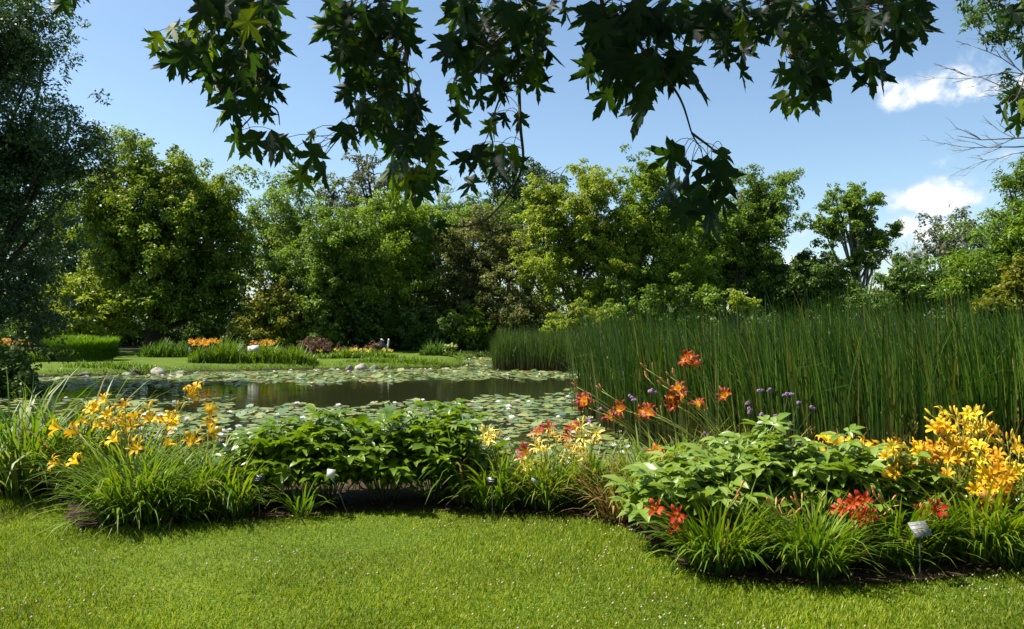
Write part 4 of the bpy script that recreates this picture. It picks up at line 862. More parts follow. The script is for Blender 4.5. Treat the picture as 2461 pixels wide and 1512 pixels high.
daylily('bright green daylily with three red blooms at the front bed corner', 1725, 4.9, .42, 290, .40, DLL, redA, flower_mat='red', seed=22, dry=.03, fsize=1.0, upright=.55, mass=1.2)
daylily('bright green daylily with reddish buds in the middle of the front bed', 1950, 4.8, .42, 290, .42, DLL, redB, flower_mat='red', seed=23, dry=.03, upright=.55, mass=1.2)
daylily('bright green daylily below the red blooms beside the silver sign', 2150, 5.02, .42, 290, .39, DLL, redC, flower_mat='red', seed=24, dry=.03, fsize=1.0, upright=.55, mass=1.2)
daylily('dark green fine-leaved daylily at the right front corner', 2370, 5.05, .48, 290, .50, DL, [(2385, 1205, 0, 'b'), (2400, 1215, 0, 'b')], flower_mat='red', seed=25)
daylily('daylily leaves cut by the right picture edge in front', 2520, 5.1, .4, 200, .46, DL, [], seed=26)
daylily('low daylily leaves filling between the corner daylily and the middle one', 1835, 5.15, .34, 170, .34, DL, [], seed=27)
daylily('low daylily leaves filling left of the silver sign', 2060, 5.15, .34, 170, .34, DL, [], seed=28)
daylily('low daylily leaves filling behind the silver sign', 2265, 5.2, .34, 170, .36, DL, [], seed=29)

daylily('daylily foliage just outside the right picture edge', 2680, 5.15, .45, 150, .46, DL, [], seed=91)
daylily('leafy daylily farther out beyond the right picture edge', 2850, 5.5, .5, 150, .5, DL, [], seed=92)
# peonies
def peony_leaf(name, mat, seed):
    r = random.Random(seed); g = Geo(); g.add(*tube([(0, 0, 0), (.03, 0, .012), (.065, 0, .014)], [.0025, .002, .0015], 4))
    for k, (a, L, s) in enumerate(((0, .135, .065), (.75, .115, .05), (-.75, .115, .05), (1.6, .085, .035), (-1.6, .085, .035))):
        L *= r.uniform(.85, 1.15); w = L * r.uniform(.40, .48); ts = np.array([0, .25, .55, .82, 1]); ww = np.array([.1, .8, 1, .55, .03]) * w * .5
        droop = r.uniform(.15, .5); V = []; tilt = r.uniform(-.25, .25)
        for t, q in zip(ts, ww):
            for sg in (-1, 0, 1):
                x = s + t * L; y = sg * q; z = .014 + t * L * .12 - droop * L * t * t + (abs(sg) * q * .45) + y * tilt
                ca, sa = math.cos(a), math.sin(a); V.append((s + (x - s) * ca - y * sa, (x - s) * sa + y * ca, z))
        Q = [];
        for i in range(4):
            for j in range(2): b = i * 3 + j; Q.append((b, b + 1, b + 4, b + 3))
        g.add(V, Q, None, np.repeat(ts, 3))
    return g.mesh(name, M[mat])
PL = {m: [peony_leaf('peony_leaf_%s_%d' % (m, i), m, i) for i in range(6)] for m in ('peony', 'peony_pale')}
def peony(label, x, d, rad, hgt, mat, nst=20, seed=1, lowest=.45, per=8):
    r = random.Random(seed); wx = xat(x, d); gz = hz(wx, d) + .01; root = empty('peony', (wx, d, gz)); tag(root, label, 'peony', 'peonies in the planting beds')
    for i in range(nst):
        a = i * 2.39996 + r.uniform(-.2, .2); q = math.sqrt((i + .5) / nst); H = hgt * (1 - .52 * q ** 2.0) * r.uniform(.82, 1.12); e = np.array([math.cos(a) * rad * q, math.sin(a) * rad * q, H]); s = np.array([e[0] * .22, e[1] * .22, 0])
        p = bez(s, s * .5 + e * .5 + [0, 0, .12], e, 7); g = Geo(); g.add(*tube(p, np.linspace(.006, .003, 7), 5))
        so = new_obj('stem', g.mesh('stem', M['stem'], True), root)
        for k in range(per):
            t = 1.0 - (k / per) * (1 - lowest) * r.uniform(.85, 1.15); t = max(.2, min(1, t)); ii = min(5, int(t * 6)); c = p[ii] + (p[ii + 1] - p[ii]) * (t * 6 - ii)
            az = a + k * 2.4 + r.uniform(-.5, .5); sc = r.uniform(.9, 1.4) * (1 if k else .9)
            el = r.uniform(.0, .55) if k < 3 else r.uniform(-.25, .3)
            new_obj('leaf', r.choice(PL[mat]), root, c, Quaternion((0, 0, 1), az) @ Quaternion((0, 1, 0), -el) @ Quaternion((1, 0, 0), r.gauss(0, .25)), sc)
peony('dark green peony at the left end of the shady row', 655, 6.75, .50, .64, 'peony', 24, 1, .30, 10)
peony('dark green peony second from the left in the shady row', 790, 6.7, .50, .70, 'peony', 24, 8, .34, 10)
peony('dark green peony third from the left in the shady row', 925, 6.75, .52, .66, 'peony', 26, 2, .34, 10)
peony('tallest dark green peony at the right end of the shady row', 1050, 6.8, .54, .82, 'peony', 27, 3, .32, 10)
peony('light green peony at the left of the front bed', 1650, 5.4, .44, .66, 'peony_pale', 26, 4, .2, 10)
peony('tallest light green peony in the middle of the front bed', 1830, 5.6, .48, .75, 'peony_pale', 27, 5, .25, 10)
peony('light green peony right of the middle in the front bed', 2010, 5.45, .46, .72, 'peony_pale', 27, 6, .2, 10)
peony('light green peony below the golden daylilies', 2160, 5.45, .38, .60, 'peony_pale', 22, 7, .2, 10)

# verbena with purple heads
def verbena(label, x, d, heads, seed):
    r = random.Random(seed); wx = xat(x, d); b = np.array([wx, d, hz(wx, d)]); root = empty('verbena', b); tag(root, label, 'flower', 'purple verbena before the reeds')
    g = Geo(); k = 40; dr = nrm(np.array([[r.gauss(0, 1), r.gauss(0, 1), abs(r.gauss(0, 1)) * .8] for _ in range(k)])); V, Q = leaf_cards(dr * .010, dr, np.array([[r.gauss(0, 1) for _ in range(3)] for _ in range(k)]), .011, .009); 
    hm = make_mesh('verbena_head', V, Q, None, M['verbena'], {'t': np.ones(len(V))})
    for (hx, hy) in heads:
        tip = at(hx, hy, d + r.uniform(-.15, .15)); g = Geo(); s = b + np.array([r.uniform(-.05, .05), 0, 0]); m = s * .4 + tip * .6; m[:2] = s[:2] + (tip[:2] - s[:2]) * .3; p = bez(s, m, tip, 7); g.add(*tube(p, np.linspace(.003, .0016, 7), 4))
        so = new_obj('stem', make_mesh('stem', np.concatenate(g.V) - b, np.concatenate(g.Q), np.concatenate(g.T), M['stem'], {'t': np.concatenate(g.A)}), root)
        for q in range(3):
            new_obj('flower_head', hm, so, Vector(tip - b) + Vector((r.uniform(-.03, .03), r.uniform(-.02, .02), r.uniform(-.01, .02))) * (q > 0), aim((r.uniform(-.2, .2), -.2, 1)), r.uniform(.9, 1.5))
verbena('purple verbena with high heads right of the leaning orange-red stalks', 1870, 7.4, [(1825, 938), (1845, 940), (1892, 950), (1905, 948), (1920, 968), (1955, 982)], 1)
verbena('purple verbena with middling heads beside the right peonies', 1840, 7.35, [(1795, 970), (1805, 985), (1800, 992), (1830, 998), (1862, 1000), (1870, 1008), (1895, 1018)], 2)
verbena('purple verbena mingled with the orange-red daylily blooms', 1620, 7.2, [(1520, 955), (1527, 962), (1560, 940), (1575, 943), (1440, 985), (1420, 1015), (1700, 1045)], 3)

# small plant signs
def box(g, cx, cy, cz, sx, sy, sz):
    V = np.array([(x, y, z) for x in (-1, 1) for y in (-1, 1) for z in (-1, 1)]) * np.array([sx, sy, sz]) / 2 + [cx, cy, cz]
    g.add(V, [(0, 1, 3, 2), (4, 6, 7, 5), (0, 4, 5, 1), (2, 3, 7, 6), (0, 2, 6, 4), (1, 5, 7, 3)])
def sign(label, x, y, d, w, h, plate, printm, lines, tilt=-.7, roll=0., name='plant_sign', yaw=0., thick=.003, gx=0):
    p = at(x, y, d); gx_ = p[0] + gx; b = np.array([gx_, d, hz(gx_, d)]); root = empty(name, b); tag(root, label, 'sign', 'little plant name signs')
    g = Geo(); g.add(*tube([(0, 0, -.03), ((p[0] - gx_) * .5, 0, (p[2] - b[2]) * .5), tuple(p - b - np.array([0, -.006, .012]))], .005, 5)); new_obj('stake', g.mesh('stake', M['stake'], True), root)
    q = Quaternion((0, 0, 1), yaw) @ Quaternion((0, 1, 0), roll) @ Quaternion((1, 0, 0), tilt)
    g = Geo(); box(g, 0, 0, 0, w, thick, h); po = new_obj('plate', g.mesh('plate', M[plate]), root, Vector(p - b), q)
    g = Geo()
    for (lx, lz, lw, lh) in lines: box(g, lx * w, -thick / 2 - .0004, lz * h, lw * w, .0008, lh * h)
    if lines: new_obj('print', g.mesh('print', M[printm]), po)
LN = [(-.1, .33, .6, .08), (-.02, .14, .8, .07), (-.14, -.04, .56, .07), (-.05, -.25, .7, .07)]
LN2 = [(-.18, .30, .45, .06), (.12, .30, .18, .06), (-.1, .05, .6, .07), (-.22, -.2, .4, .06)]
sign('small black sign with pale lines at the left of the dark peonies', 623, 1150, 6.02, .085, .06, 'black_plate', 'print_light', [(-.05, .25, .5, .10), (-.12, 0, .4, .08), (-.2, -.25, .3, .08)], -.35)
sign('small pale sign leaning back under the dark peony leaves', 795, 1138, 6.05, .065, .07, 'white_plate', 'print_light', [], -.3, .1, gx=.16)
sign('small black sign between the dark peonies and the daylilies', 1183, 1157, 6.05, .08, .065, 'black_plate', 'print_light', [(-.05, .25, .5, .07), (-.1, .02, .5, .06)], -.2)
sign('small grey sign with dark lines among the pale yellow daylilies', 1286, 1153, 6.25, .062, .055, 'white_plate', 'print_dark', LN, -.5, .05)
sign('small grey sign turned sideways before the leaning stalks', 1472, 1153, 6.15, .058, .06, 'white_plate', 'print_dark', LN, -.5, .25, yaw=.35)
sign('small white sign with dark lines behind the front corner daylily', 1778, 1216, 5.12, .075, .07, 'white_plate', 'print_dark', LN, -.7, .1)
sign('silver-grey sign with faint lines standing before the red blooms', 2210, 1271, 4.56, .106, .098, 'silver_plate', 'print_grey', LN2, -.75, -.12)
sign('small striped sign at the right picture edge', 2458, 1210, 5.0, .08, .07, 'white_plate', 'print_dark', LN, -.6)

# low greenery on the bank between bed and water
def bank_plants():
    n = 9000; x = rng.uniform(-8, 9, n); y = rng.uniform(7.0, 9.4, n); ok = ~in_poly(x, y, POND); x, y = x[ok], y[ok]; n = len(x); P = np.stack([x, y, height(x, y) + .01], 1)
    V, Q, A = ribbons(P, rng.uniform(0, 6.28, n), rng.uniform(.10, .30, n), rng.uniform(0, .5, n), rng.uniform(.6, 2, n), rng.uniform(.006, .018, n), 3)
    tag(new_obj('bank_grass', make_mesh('bank_grass', V, Q, None, M['shore'], {'t': A})), 'rough grass on the near bank between the beds and the water', kind='stuff')
bank_plants()
def far_fringe():
    e = np.array(POND[12:] ); seg = np.diff(e, axis=0); L = np.hypot(*seg.T); k = 5200; u = rng.random(k) * L.sum(); c = np.concatenate([[0], np.cumsum(L)])
    x = np.interp(u, c, e[:, 0]) + rng.normal(0, .25, k); y = np.interp(u, c, e[:, 1]) + np.abs(rng.normal(.18, .3, k)); ok = (y > 20) & ~in_poly(x, y, POND); x, y = x[ok], y[ok]; k = len(x)
    P = np.stack([x, y, height(x, y) - .01], 1); ln = rng.uniform(.08, .34, k) * (.5 + .5 * (np.sin(x * 2.3) * np.sin(x * .9 + y) > -.1))
    V, Q, A = ribbons(P, rng.uniform(0, 6.28, k), ln, rng.uniform(0, .5, k), rng.uniform(.6, 2, k), rng.uniform(.012, .03, k), 3)
    tag(new_obj('shore_grass', make_mesh('shore_grass', V, Q, None, M['shore'], {'t': A})), 'ragged grass fringe along the far pond shore', kind='stuff')
far_fringe()

# ------------------------------------------------------------------ reeds
REED = [(1.55, 17.5), (1.75, 15.0), (2.1, 12.6), (3.2, 10.6), (5.5, 9.6), (9, 9.3), (14, 9.0), (18, 10), (18, 18), (9, 19), (4, 18.5)]
def reeds():
    n = 13500; x = rng.uniform(1.4, 18, n); y = rng.uniform(9, 19, n); ok = in_poly(x, y, REED); e = poly_dist(x, y, REED); ok &= (rng.random(n) < np.clip(1.25 - e / 5, .25, 1)); x, y, e = x[ok], y[ok], e[ok]
    # clumps
    keep = (np.sin(x * 4.1 + np.sin(y * 3)) + np.sin(y * 5.3 + x * 2.2) + 1.6 + rng.normal(0, .6, len(x))) > 0; x, y = x[keep], y[keep]; n = len(x)
    P = np.stack([x, y, np.maximum(height(x, y), WZ - .25)], 1); L = rng.normal(2.42, .22, n) + .12 * np.sin(x * 1.1) + .25 * np.clip((x - 4) / 6, 0, 1)
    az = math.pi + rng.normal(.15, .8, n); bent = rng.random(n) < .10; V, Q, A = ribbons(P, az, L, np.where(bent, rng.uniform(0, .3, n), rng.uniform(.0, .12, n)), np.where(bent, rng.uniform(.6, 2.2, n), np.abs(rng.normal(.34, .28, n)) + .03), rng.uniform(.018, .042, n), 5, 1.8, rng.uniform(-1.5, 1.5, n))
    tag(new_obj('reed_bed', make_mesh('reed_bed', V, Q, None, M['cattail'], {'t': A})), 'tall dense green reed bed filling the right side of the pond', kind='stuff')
    # broken dry stalks inside the stand
    k = 1800; x = rng.uniform(2.5, 12, k); y = 9.2 + rng.random(k) ** 1.5 * 3; ok = in_poly(x, y, REED); x, y = x[ok], y[ok]; k = len(x)
    P = np.stack([x, y, np.maximum(height(x, y), WZ)], 1); V, Q, A = ribbons(P, rng.uniform(0, 6.28, k), rng.uniform(.3, 1.1, k), rng.uniform(0, .5, k), rng.uniform(.3, 2.4, k), rng.uniform(.008, .016, k), 3)
    tag(new_obj('dry_reed_litter', make_mesh('dry_reed_litter', V, Q, None, M['dry'], {'t': A})), 'dry brown broken reed stalks at the foot of the tall reeds', kind='stuff')
    # front plants one by one
    bl = []
    for i in range(10):
        V, Q, A = ribbons(np.zeros((1, 3)), 0., 1., rng.uniform(0, .1), rng.uniform(.1, .7), .0085, 6, 1.8, rng.uniform(-1.2, 1.2)); bl.append(make_mesh('cattail_blade_%d' % i, V, Q, None, M['cattail'], {'t': A}))
    r = random.Random(12); line = np.array(REED[:7]); s = np.concatenate([[0], np.cumsum(np.hypot(*np.diff(line, axis=0).T))])
    for i in range(80):
        u = r.random() * s[-1] * .92; x = np.interp(u, s, line[:, 0]) + r.uniform(-.15, .1); y = np.interp(u, s, line[:, 1]) + r.uniform(-.3, .25)
        root = empty('reed_plant', (x, y, max(hz(x, y), WZ - .25))); tag(root, 'upright green reed plant along the front edge of the reed bed', 'reed', 'reeds along the front edge of the reed bed')
        for k in range(7):
            L = r.uniform(1.7, 2.6); new_obj('leaf', r.choice(bl), root, (r.uniform(-.05, .05), r.uniform(-.05, .05), 0), Quaternion((0, 0, 1), math.pi + r.gauss(.1, .9)), L)
    # far reeds
    n = 4200; x = rng.uniform(-.8, 4.6, n); y = rng.uniform(30.2, 33, n); x = x + (y - 30) * .03; P = np.stack([x, y, np.maximum(height(x, y), WZ - .1)], 1)
    L = rng.normal(1.65, .18, n) * np.clip((x + 1.6) / 1.2, .75, 1); V, Q, A = ribbons(P, math.pi + rng.normal(0, 1.1, n), L, rng.uniform(0, .15, n), np.abs(rng.normal(.3, .35, n)), rng.uniform(.022, .035, n), 4, 1.8)
    tag(new_obj('far_reed_bed', make_mesh('far_reed_bed', V, Q, None, M['cattail_far'], {'t': A})), 'low reed patch at the far shore in the middle', kind='stuff')
reeds()

# ------------------------------------------------------------------ water lilies
def pad_mat():
    m, nt, out = mat_new('lily_pad'); N, L = nt.nodes, nt.links
    c = varied(nt, [(.09, .155, .055, 0), (.125, .195, .06, .35), (.175, .23, .055, .62), (.25, .27, .06, .82), (.32, .28, .10, .94), (.30, .17, .09, 1)])
    p = N.new('ShaderNodeBsdfPrincipled'); p.inputs['Roughness'].default_value = .46; p.inputs['Specular IOR Level'].default_value = .95
    L.new(c, p.inputs['Base Color']); tr = N.new('ShaderNodeBsdfTranslucent'); L.new(c, tr.inputs['Color']); mx = N.new('ShaderNodeMixShader'); mx.inputs[0].default_value = .2; L.new(p.outputs[0], mx.inputs[1]); L.new(tr.outputs[0], mx.inputs[2]); L.new(mx.outputs[0], out.inputs[0]); return m
M['pad'] = pad_mat()
def pad_arrays(n, r, rad, tilt, cup):
    """n discs with a notch: centre + 10 rim points"""
    k = 10; a = np.linspace(.22, 2 * math.pi - .22, k)[None, :] + r.uniform(0, 6.28, (n, 1)); V = np.zeros((n, k + 1, 3))
    rr = rad[:, None] * (1 + .06 * r.normal(0, 1, (n, k))); V[:, 1:, 0] = np.cos(a) * rr; V[:, 1:, 1] = np.sin(a) * rr
    ta = r.uniform(0, 6.28, (n, 1)); V[:, 1:, 2] = (V[:, 1:, 0] * np.cos(ta) + V[:, 1:, 1] * np.sin(ta)) * np.tan(tilt)[:, None] + cup[:, None] * rad[:, None] * (.5 + .5 * np.sin(a * 2 + ta))
    V[:, :, 2] += (-V[:, :, 2].min(axis=1) + .004)[:, None] * 1.0
    T = np.array([(0, i, i + 1) for i in range(1, k)])
    return V, T
def lilies():
    r = np.random.default_rng(123); n = 44000
    x = r.uniform(-17, 8, n); y = 10.5 + r.random(n) * 30.5
    ins = in_poly(x, y, POND) & (poly_dist(x, y, POND) > .15)
    px = x / y * F + 512; py = HY + (CAM_Z - WZ) * F / y; X, Yp = px * S, py * S   # where they lie, in photo coordinates
    near_hi = np.interp(X, [0, 250, 480, 600, 900, 1150, 1400], [1030, 1010, 985, 978, 972, 957, 940]); near_lo = np.interp(X, [0, 300, 480, 520, 580, 640, 1400], [1060, 1045, 1047, 1050, 1056, 1120, 1120])
    far_lo = np.interp(X, [60, 150, 330, 500, 700, 900, 1100, 1400], [936, 940, 932, 925, 922, 917, 912, 910])
    wob = 5 * np.sin(x * 2.7) + 4 * np.sin(x * 6.1 + y * 2)
    near = (Yp > near_hi + wob) & (Yp < near_lo + wob); far = (Yp < far_lo + wob * .5)
    left = (X < 560) & (Yp > 935) & (Yp < 1015); strip = left & (np.abs(Yp - (965 + .02 * X)) < 7 + wob)
    dens = np.where(near, .95, 0) + np.where(far, .95, 0) + np.where(left & ~near & ~far, .10, 0) + np.where(strip & ~near, .35, 0)
    dens = dens * np.where((np.sin(x * 1.9 + 1.3 * np.sin(y * 1.1)) * np.sin(y * 1.6 + x * .6) > .50), .22, 1)
    ok = ins & (r.random(n) < dens) & ~in_poly(x, y, REED); x, y = x[ok], y[ok]
    # thin out heavy overlap on a grid
    rad = r.uniform(.045, .14, len(x)); order = r.permutation(len(x)); cell = {}; keep = []
    for i in order:
        key = (int(x[i] / .3), int(y[i] / .3)); bad = False
        for dx in (-1, 0, 1):
            for dy in (-1, 0, 1):
                for j in cell.get((key[0] + dx, key[1] + dy), ()):
                    if (x[i] - x[j]) ** 2 + (y[i] - y[j]) ** 2 < (.50 * (rad[i] + rad[j])) ** 2: bad = True; break
                if bad: break
            if bad: break
        if not bad: cell.setdefault(key, []).append(i); keep.append(i)
    keep = np.array(keep); x, y, rad = x[keep], y[keep], rad[keep]; o = np.argsort(y); x, y, rad = x[o], y[o], rad[o]; n = len(x); print('pads', n)
    def shape(k, rr): return pad_arrays(k, r, rr, np.where(r.random(k) < .24, r.uniform(.05, .45, k), r.uniform(0, .02, k)), np.where(r.random(k) < .2, r.uniform(.05, .22, k), .008))
    vis = [i for i in range(n) if abs(x[i] / y[i] * F) < 505 and 12.2 < y[i]][:300]; vs = set(vis)
    Vs, T = shape(12, np.ones(12)); mesh = [make_mesh('lily_pad_%d' % i, Vs[i], None, T, M['pad']) for i in range(12)]
    rd = random.Random(6)
    for i in vis:
        o_ = new_obj('lily_pad', mesh[rd.randrange(12)], None, (x[i], y[i], WZ + .003), Quaternion((0, 0, 1), rd.uniform(0, 6.28)), float(rad[i])); tag(o_, 'round floating water lily pad in the near half of the pond', 'lily pad', 'lily pads nearest the planting beds')
    rest = np.array([i for i in range(n) if i not in vs]); V, T = shape(len(rest), rad[rest]); V += np.stack([x[rest], y[rest], np.full(len(rest), WZ)], 1)[:, None, :]
    TT = (np.arange(len(rest)) * V.shape[1])[:, None, None] + T[None]; tag(new_obj('lily_pad_carpet', make_mesh('lily_pad_carpet', V.reshape(-1, 3), None, TT.reshape(-1, 3), M['pad'])), 'carpet of many small lily pads covering the farther pond', kind='stuff')
    # white water lily blossoms
    g = Geo()
    for ring, (cnt, el, L) in enumerate(((8, .45, .075), (7, .85, .068), (5, 1.2, .055))):
        for k in range(cnt):
            a = k * 2 * math.pi / cnt + ring * .4; dv = np.array([math.cos(a) * math.cos(el), math.sin(a) * math.cos(el), math.sin(el)]); sd = np.array([-math.sin(a), math.cos(a), 0]); V = [(0, 0, .004), dv * L * .5 + sd * .014, dv * L, dv * L * .5 - sd * .014]; g.add(V, [(0, 1, 2, 3)], None, [0, .6, 1, .6])
    fm = g.mesh('water_lily', M['white_petal'])
    cand = [i for i in range(n) if abs(x[i] / y[i] * F) < 512]; rd.shuffle(cand); nn = [i for i in cand if y[i] < 20][:95] + [i for i in cand if y[i] >= 20][:75]
    for i in nn:
        f = new_obj('water_lily', fm, None, (x[i] + rd.uniform(-.1, .1), y[i] + rd.uniform(-.1, .1), WZ + .02), Quaternion((0, 0, 1), rd.uniform(0, 6)), rd.uniform(.8, 1.35)); nearp = y[i] < 20
        tag(f, 'white water lily blossom floating among the near pads' if nearp else 'tiny white water lily blossom among the far pads', 'water lily', 'white lilies on the near pads' if nearp else 'white lilies on the far pads')
lilies()

# ------------------------------------------------------------------ far bank planting
def blade_patch(name, label, x0, x1, d0, d1, n, hgt, mat, seed, w=.03, group='plants on the far bank', flowers=0, fm='golden', fz=1.05, cat='plant', arch=1.2):
    r = np.random.default_rng(seed); x = np.empty(n); y = r.uniform(d0, d1, n); u = r.random(n); x = (np.array(x0 + (x1 - x0) * u) / S - 512) / F * y
    u = np.clip(.5 + (u - .5) * 1.0 + r.normal(0, .04, n), -.1, 1.1); x = (np.array(x0 + (x1 - x0) * u) / S - 512) / F * y; edge = np.clip(1.05 - np.abs(2 * u - 1) ** 2.5 * .62, .3, 1) * (1 + .16 * np.sin(u * 17 + seed) + .1 * np.sin(u * 41)); b = np.array([xat((x0 + x1) / 2, (d0 + d1) / 2), (d0 + d1) / 2, 0]); b[2] = hz(b[0], b[1]); root = empty(name, b); tag(root, label, cat, group)
    P = np.stack([x, y, height(x, y) - .02], 1); L = hgt * r.uniform(.7, 1.25, n) * edge; V, Q, A = ribbons(P, r.uniform(0, 6.28, n), L, r.uniform(0, .35, n), r.uniform(.3, arch + .6, n), r.uniform(.7, 1.2, n) * w, 4); new_obj('foliage', make_mesh('foliage', V - b, Q, None, M[mat], {'t': A}), root)
    if flowers:
        rd = random.Random(seed)
        for k in range(flowers):
            i = rd.randrange(n); new_obj('flower', rd.choice(FL[fm]), root, Vector((x[i], y[i], P[i, 2] + hgt * fz * rd.uniform(.85, 1.1))) - Vector(b), aim((rd.uniform(-.6, .6), -.6, rd.uniform(.1, 1))), rd.uniform(1.0, 1.5))
    return root
blade_patch('iris_clump', 'tall grassy clump of leaves on the far shore below the white sign', 560, 760, 31.2, 32.2, 900, .78, 'shore', 1, .045)
blade_patch('iris_clump', 'upright fine green clump just right of the far orange daylilies', 505, 585, 31.0, 32.2, 700, .95, 'shore', 2, .035)
blade_patch('daylily_patch', 'orange-yellow daylily patch on the far shore left of the fine green clump', 455, 530, 31.0, 32.0, 420, .72, 'daylily', 3, .045, flowers=46, fm='golden', fz=1.2, cat='flower')
blade_patch('daylily_patch', 'orange-yellow blooms just below the far white sign', 605, 660, 32.4, 33.0, 200, .62, 'daylily', 4, .045, flowers=26, fm='golden', fz=1.25, cat='flower')
blade_patch('daylily_patch', 'orange daylily patch at the far left bank', -40, 75, 31.0, 32.4, 500, .75, 'daylily_dark', 5, .045, flowers=46, fm='golden', fz=1.12, cat='flower')
blade_patch('iris_clump', 'dark iris leaves at the foot of the huge maple', 335, 460, 35.5, 36.6, 460, .8, 'daylily_dark', 6, .05)
blade_patch('grassy_tuft', 'bright grass tuft left of the clipped grass mound', 60, 120, 31.8, 32.6, 300, .5, 'shore', 7, .04)
blade_patch('flower_border', 'yellow-green low border under the purple mounds', 760, 960, 34.4, 35.4, 900, .42, 'shore', 8, .05, flowers=26, fm='lemon', fz=.9)
blade_patch('iris_clump', 'dark green upright leaves left of the white hydrangea', 1010, 1075, 36.8, 37.6, 320, .65, 'daylily_dark', 9, .05)
blade_patch('shore_tuft', 'low green tufts behind the shore rocks', 830, 1100, 31.9, 32.6, 900, .26, 'shore', 10, .04)
blade_patch('shore_tuft', 'low green tufts along the shore left of the pale rock', 150, 380, 28.3, 29.3, 600, .26, 'shore', 11, .04)
shrub('purple_shrub', 'small purple-brown mound behind the far white sign', 34.5, 625, [(625, 842, 28, 17)], 'purple', 2400, 26, .22, .10, seed=51, group='purple mounds on the far bank')
shrub('purple_shrub', 'largest purple-brown mound left of the bird sculpture', 36.5, 760, [(755, 838, 38, 18), (800, 842, 30, 15)], 'purple', 4200, 44, .24, .10, seed=52, group='purple mounds on the far bank')
shrub('purple_shrub', 'low purple-brown mound next to the bird sculpture', 36.5, 875, [(850, 847, 22, 12), (893, 846, 20, 13)], 'purple', 2600, 30, .22, .10, seed=53, group='purple mounds on the far bank')

def grass_mound():
    d = 33; b = np.array([xat(190, d), d, hz(xat(190, d), d)]); root = empty('grass_mound', b); tag(root, 'clipped rounded mound of bright ornamental grass on the far left bank', 'plant', 'plants on the far bank')
    r = np.random.default_rng(3); k = d / F / S; rx, ry, H = 85 * k, 45 * k, 57 * k
    n = 9000; a = r.uniform(0, 6.28, n); q = np.sqrt(r.random(n)); x = np.sign(np.cos(a)) * np.abs(np.cos(a)) ** .85 * q * rx; y = np.sin(a) * q * ry; ztop = H * (1.12 - (q ** 2.0) * .62) * r.uniform(.82, 1.05, n)
    P = np.stack([x, y, ztop - .35], 1); out = np.arctan2(y, x) + r.normal(0, .6, n); V, Q, A = ribbons(P, out, r.uniform(.35, .6, n), r.uniform(.1, .5, n), r.uniform(1.6, 2.7, n), r.uniform(.02, .035, n), 4)
    m = 4200; a = r.uniform(0, 6.28, m); x = np.sign(np.cos(a)) * np.abs(np.cos(a)) ** .85 * rx * .93; y = np.sin(a) * ry * .93; V2, Q2, A2 = ribbons(np.stack([x, y, np.zeros(m)], 1), a, r.uniform(.7, 1.1, m) * H, r.uniform(0, .1, m), r.uniform(.1, .8, m), .03, 4)
    g = Geo(); g.add(V, Q, None, A); g.add(V2, Q2, None, A2); new_obj('foliage', g.mesh('foliage', M['hedge']), root)
grass_mound()

def rock(label, x, y, d, w, h, mat, seed, group='rocks along the far shore'):
    r = np.random.default_rng(seed); nu, nv = 10, 6; V = []; ph = r.uniform(0, 6.28, 6)
    for j in range(nv + 1):
        v = j / nv * math.pi / 2
        for i in range(nu):
            u = i / nu * 2 * math.pi; k = 1 + .16 * math.sin(2 * u + ph[0]) + .1 * math.sin(3 * u + ph[1] + v * 2) + .06 * math.sin(5 * v + ph[2] + u); V.append((math.cos(u) * math.cos(v) ** .6 * k * w * .42, math.sin(u) * math.cos(v) ** .6 * k * w * .36, math.sin(v) ** .8 * h * .85 * (1 + .18 * math.sin(u + ph[3])) - .08))
    Q = [(j * nu + i, j * nu + (i + 1) % nu, (j + 1) * nu + (i + 1) % nu, (j + 1) * nu + i) for j in range(nv) for i in range(nu)]
    p = at(x, y, d); g = max(WZ, hz(p[0], d)); o = new_obj('shore_rock', make_mesh('shore_rock', V, Q, None, M[mat]), None, (p[0], d, g)); tag(o, label, 'rock', group)
rock('large pale flat-topped boulder at the far left shore', 378, 905, 28.6, .72, .34, 'rock_b', 1)
rock('flat grey slab right of the pale boulder', 428, 908, 29.2, .9, .16, 'rock', 2)
rock('low dark rock left of the pale boulder', 325, 908, 28.4, .5, .14, 'rock', 3)
rock('largest grey-pink boulder of the middle shore group', 866, 890, 30.9, .62, .34, 'rock_b', 4)
rock('rounded grey boulder left of the largest middle one', 838, 890, 30.8, .42, .28, 'rock', 5)
rock('slanted grey boulder right of the largest middle one', 898, 890, 31.0, .5, .28, 'rock', 6)
rock('small slanted rock right of the middle boulders', 928, 890, 31.2, .36, .20, 'rock', 7)
rock('low pale flat rock left of the middle boulders', 800, 893, 30.7, .55, .12, 'rock_b', 8)
rock('small flat reddish rock at the edge of the grassy clump', 765, 893, 30.8, .45, .12, 'rock', 9)
rock('small pale rock right along the middle shore', 1035, 888, 31.3, .35, .14, 'rock_b', 10)
rock('pair-like pale rock near the channel at the middle shore', 1072, 888, 31.4, .4, .14, 'rock_b', 11)
rock('small dark rock in the shade of the far left shore', 200, 912, 27.6, .5, .16, 'rock', 12)

sign('white panel sign in the flower patch across the pond', 608, 838, 31.6, .46, .30, 'white_plate', 'print_dark', [], -.5, -.15, name='garden_sign', thick=.012)

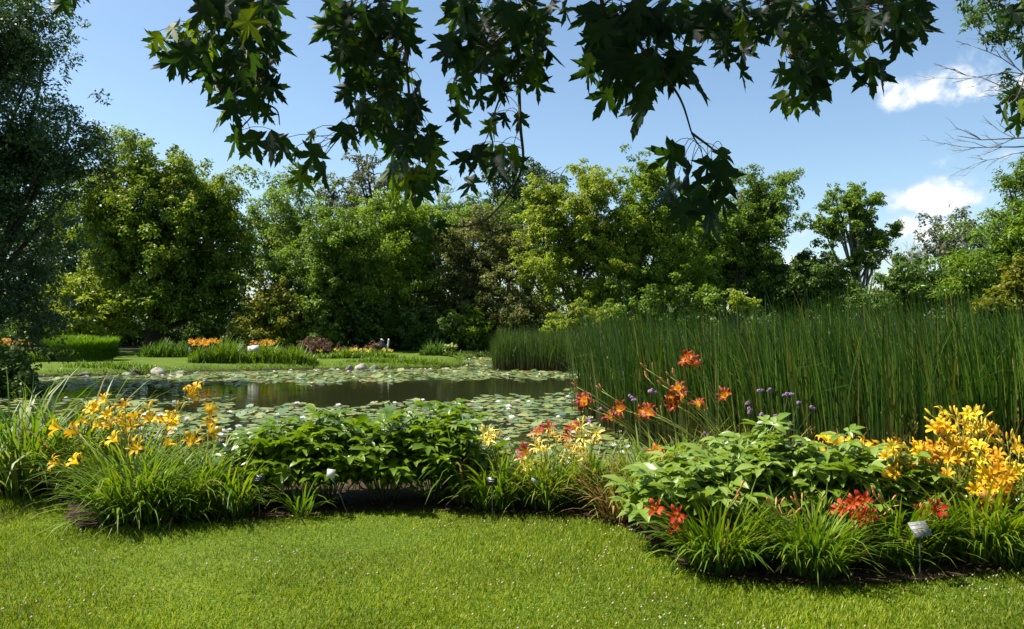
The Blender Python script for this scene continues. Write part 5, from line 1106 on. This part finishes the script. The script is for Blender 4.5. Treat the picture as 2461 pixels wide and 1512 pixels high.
def bird_sculpture():
    d = 36.0; p = at(925, 855, d); g0 = hz(p[0], d); b = np.array([p[0], d, g0]); root = empty('bird_sculpture', b); tag(root, 'dark long-legged bird sculpture with pale upright neck on the far bank', 'sculpture')
    k = d / F / S; H = 44 * k
    g = Geo(); g.add(*tube([(-.16, 0, H * .90), (-.14, 0, H * .70), (-.07, 0, H * .5), (.04, 0, H * .40), (.16, 0, H * .45)], [.05, .13, .17, .16, .04], 10)); new_obj('body', g.mesh('body', M['bronze'], True), root)
    for s in (-.05, .06):
        g = Geo(); g.add(*tube([(s, 0, H * .40), (s + .01, .02, H * .2), (s, 0, -.02)], [.016, .013, .013], 5)); g.add(*tube([(s, 0, .01), (s - .07, -.06, .0)], [.012, .008], 4)); new_obj('leg', g.mesh('leg', M['bronze'], True), root)
    g = Geo(); g.add(*tube([(.07, -.02, H * .44), (.13, -.02, H * .55), (.155, -.02, H * .72), (.17, -.02, H * .88), (.185, -.02, H * .98)], [.085, .055, .04, .034, .038], 8)); new_obj('neck', g.mesh('neck', M['white_metal'], True), root)
    g = Geo(); g.add(*tube([(-.21, -.02, H * .96), (-.17, -.02, H * .95), (-.11, -.02, H * .91), (-.03, -.02, H * .89)], [.015, .05, .035, .006], 7)); new_obj('plume', g.mesh('plume', M['white_metal'], True), root)
bird_sculpture()

def hydrangea():
    d = 36.8; b = np.array([xat(1082, d), d, hz(xat(1082, d), d)]); root = empty('hydrangea', b); tag(root, 'white-headed hydrangea at the right end of the far lawn', 'flower', 'plants on the far bank'); r = random.Random(4)
    g0 = Geo(); V, Q = leaf_cards(nrm(np.array([[r.gauss(0, 1), r.gauss(0, 1), abs(r.gauss(0, .6))] for _ in range(60)])) * np.array([.1, .1, .05]), nrm(np.array([[r.gauss(0, .5), r.gauss(0, .5), 1] for _ in range(60)])), np.array([[r.gauss(0, 1), r.gauss(0, 1), 0] for _ in range(60)]), .06, .05); hm = make_mesh('flower_head', V, Q, None, M['hydrangea'], {'t': np.ones(len(V))})
    for (x, y, s) in ((1074, 836, 1.0), (1082, 832, 1.5), (1092, 833, 1.1), (1072, 843, .9), (1094, 846, .6), (1073, 850, .7)):
        t = at(x, y, d) - b; g = Geo(); g.add(*tube(bez((t[0] * .2, 0, 0), (t[0] * .6, 0, t[2] * .5), t, 5), .012, 4)); so = new_obj('stem', g.mesh('stem', M['stem']), root); new_obj('flower_head', hm, so, Vector(t), None, s)
    n = 160; P = np.array([[r.uniform(-.28, .28), r.uniform(-.2, .2), r.uniform(.05, .6)] for _ in range(n)]); V, Q = leaf_cards(P, nrm(np.array([[r.gauss(0, .6), r.gauss(0, .6), 1] for _ in range(n)])), np.array([[r.gauss(0, 1), r.gauss(0, 1), -.2] for _ in range(n)]), .14, .09); new_obj('foliage', make_mesh('foliage', V, Q, None, M['fresh2']), root)
hydrangea()

# dark overhanging bush at the left shore
tree('willow_shrub', 'dark drooping bush hanging over the water at the left edge', 20.6, -15, [(10, 905, 60, 40), (60, 925, 38, 26), (-50, 880, 60, 60), (30, 945, 40, 16)], 'dark', 9000, 80, .3, .11, .06, group='shrubs on the near shores', cat='shrub', nl=16, seed=71, trunk='stem', crown='foliage')
tree('leafy_shrub', 'green leafy shrub low at the far left shore', 21.5, 10, [(20, 900, 30, 26), (-20, 860, 40, 26)], 'fresh2', 2600, 30, .26, .13, .04, group='shrubs on the near shores', cat='shrub', nl=8, seed=72, trunk='stem', crown='foliage')
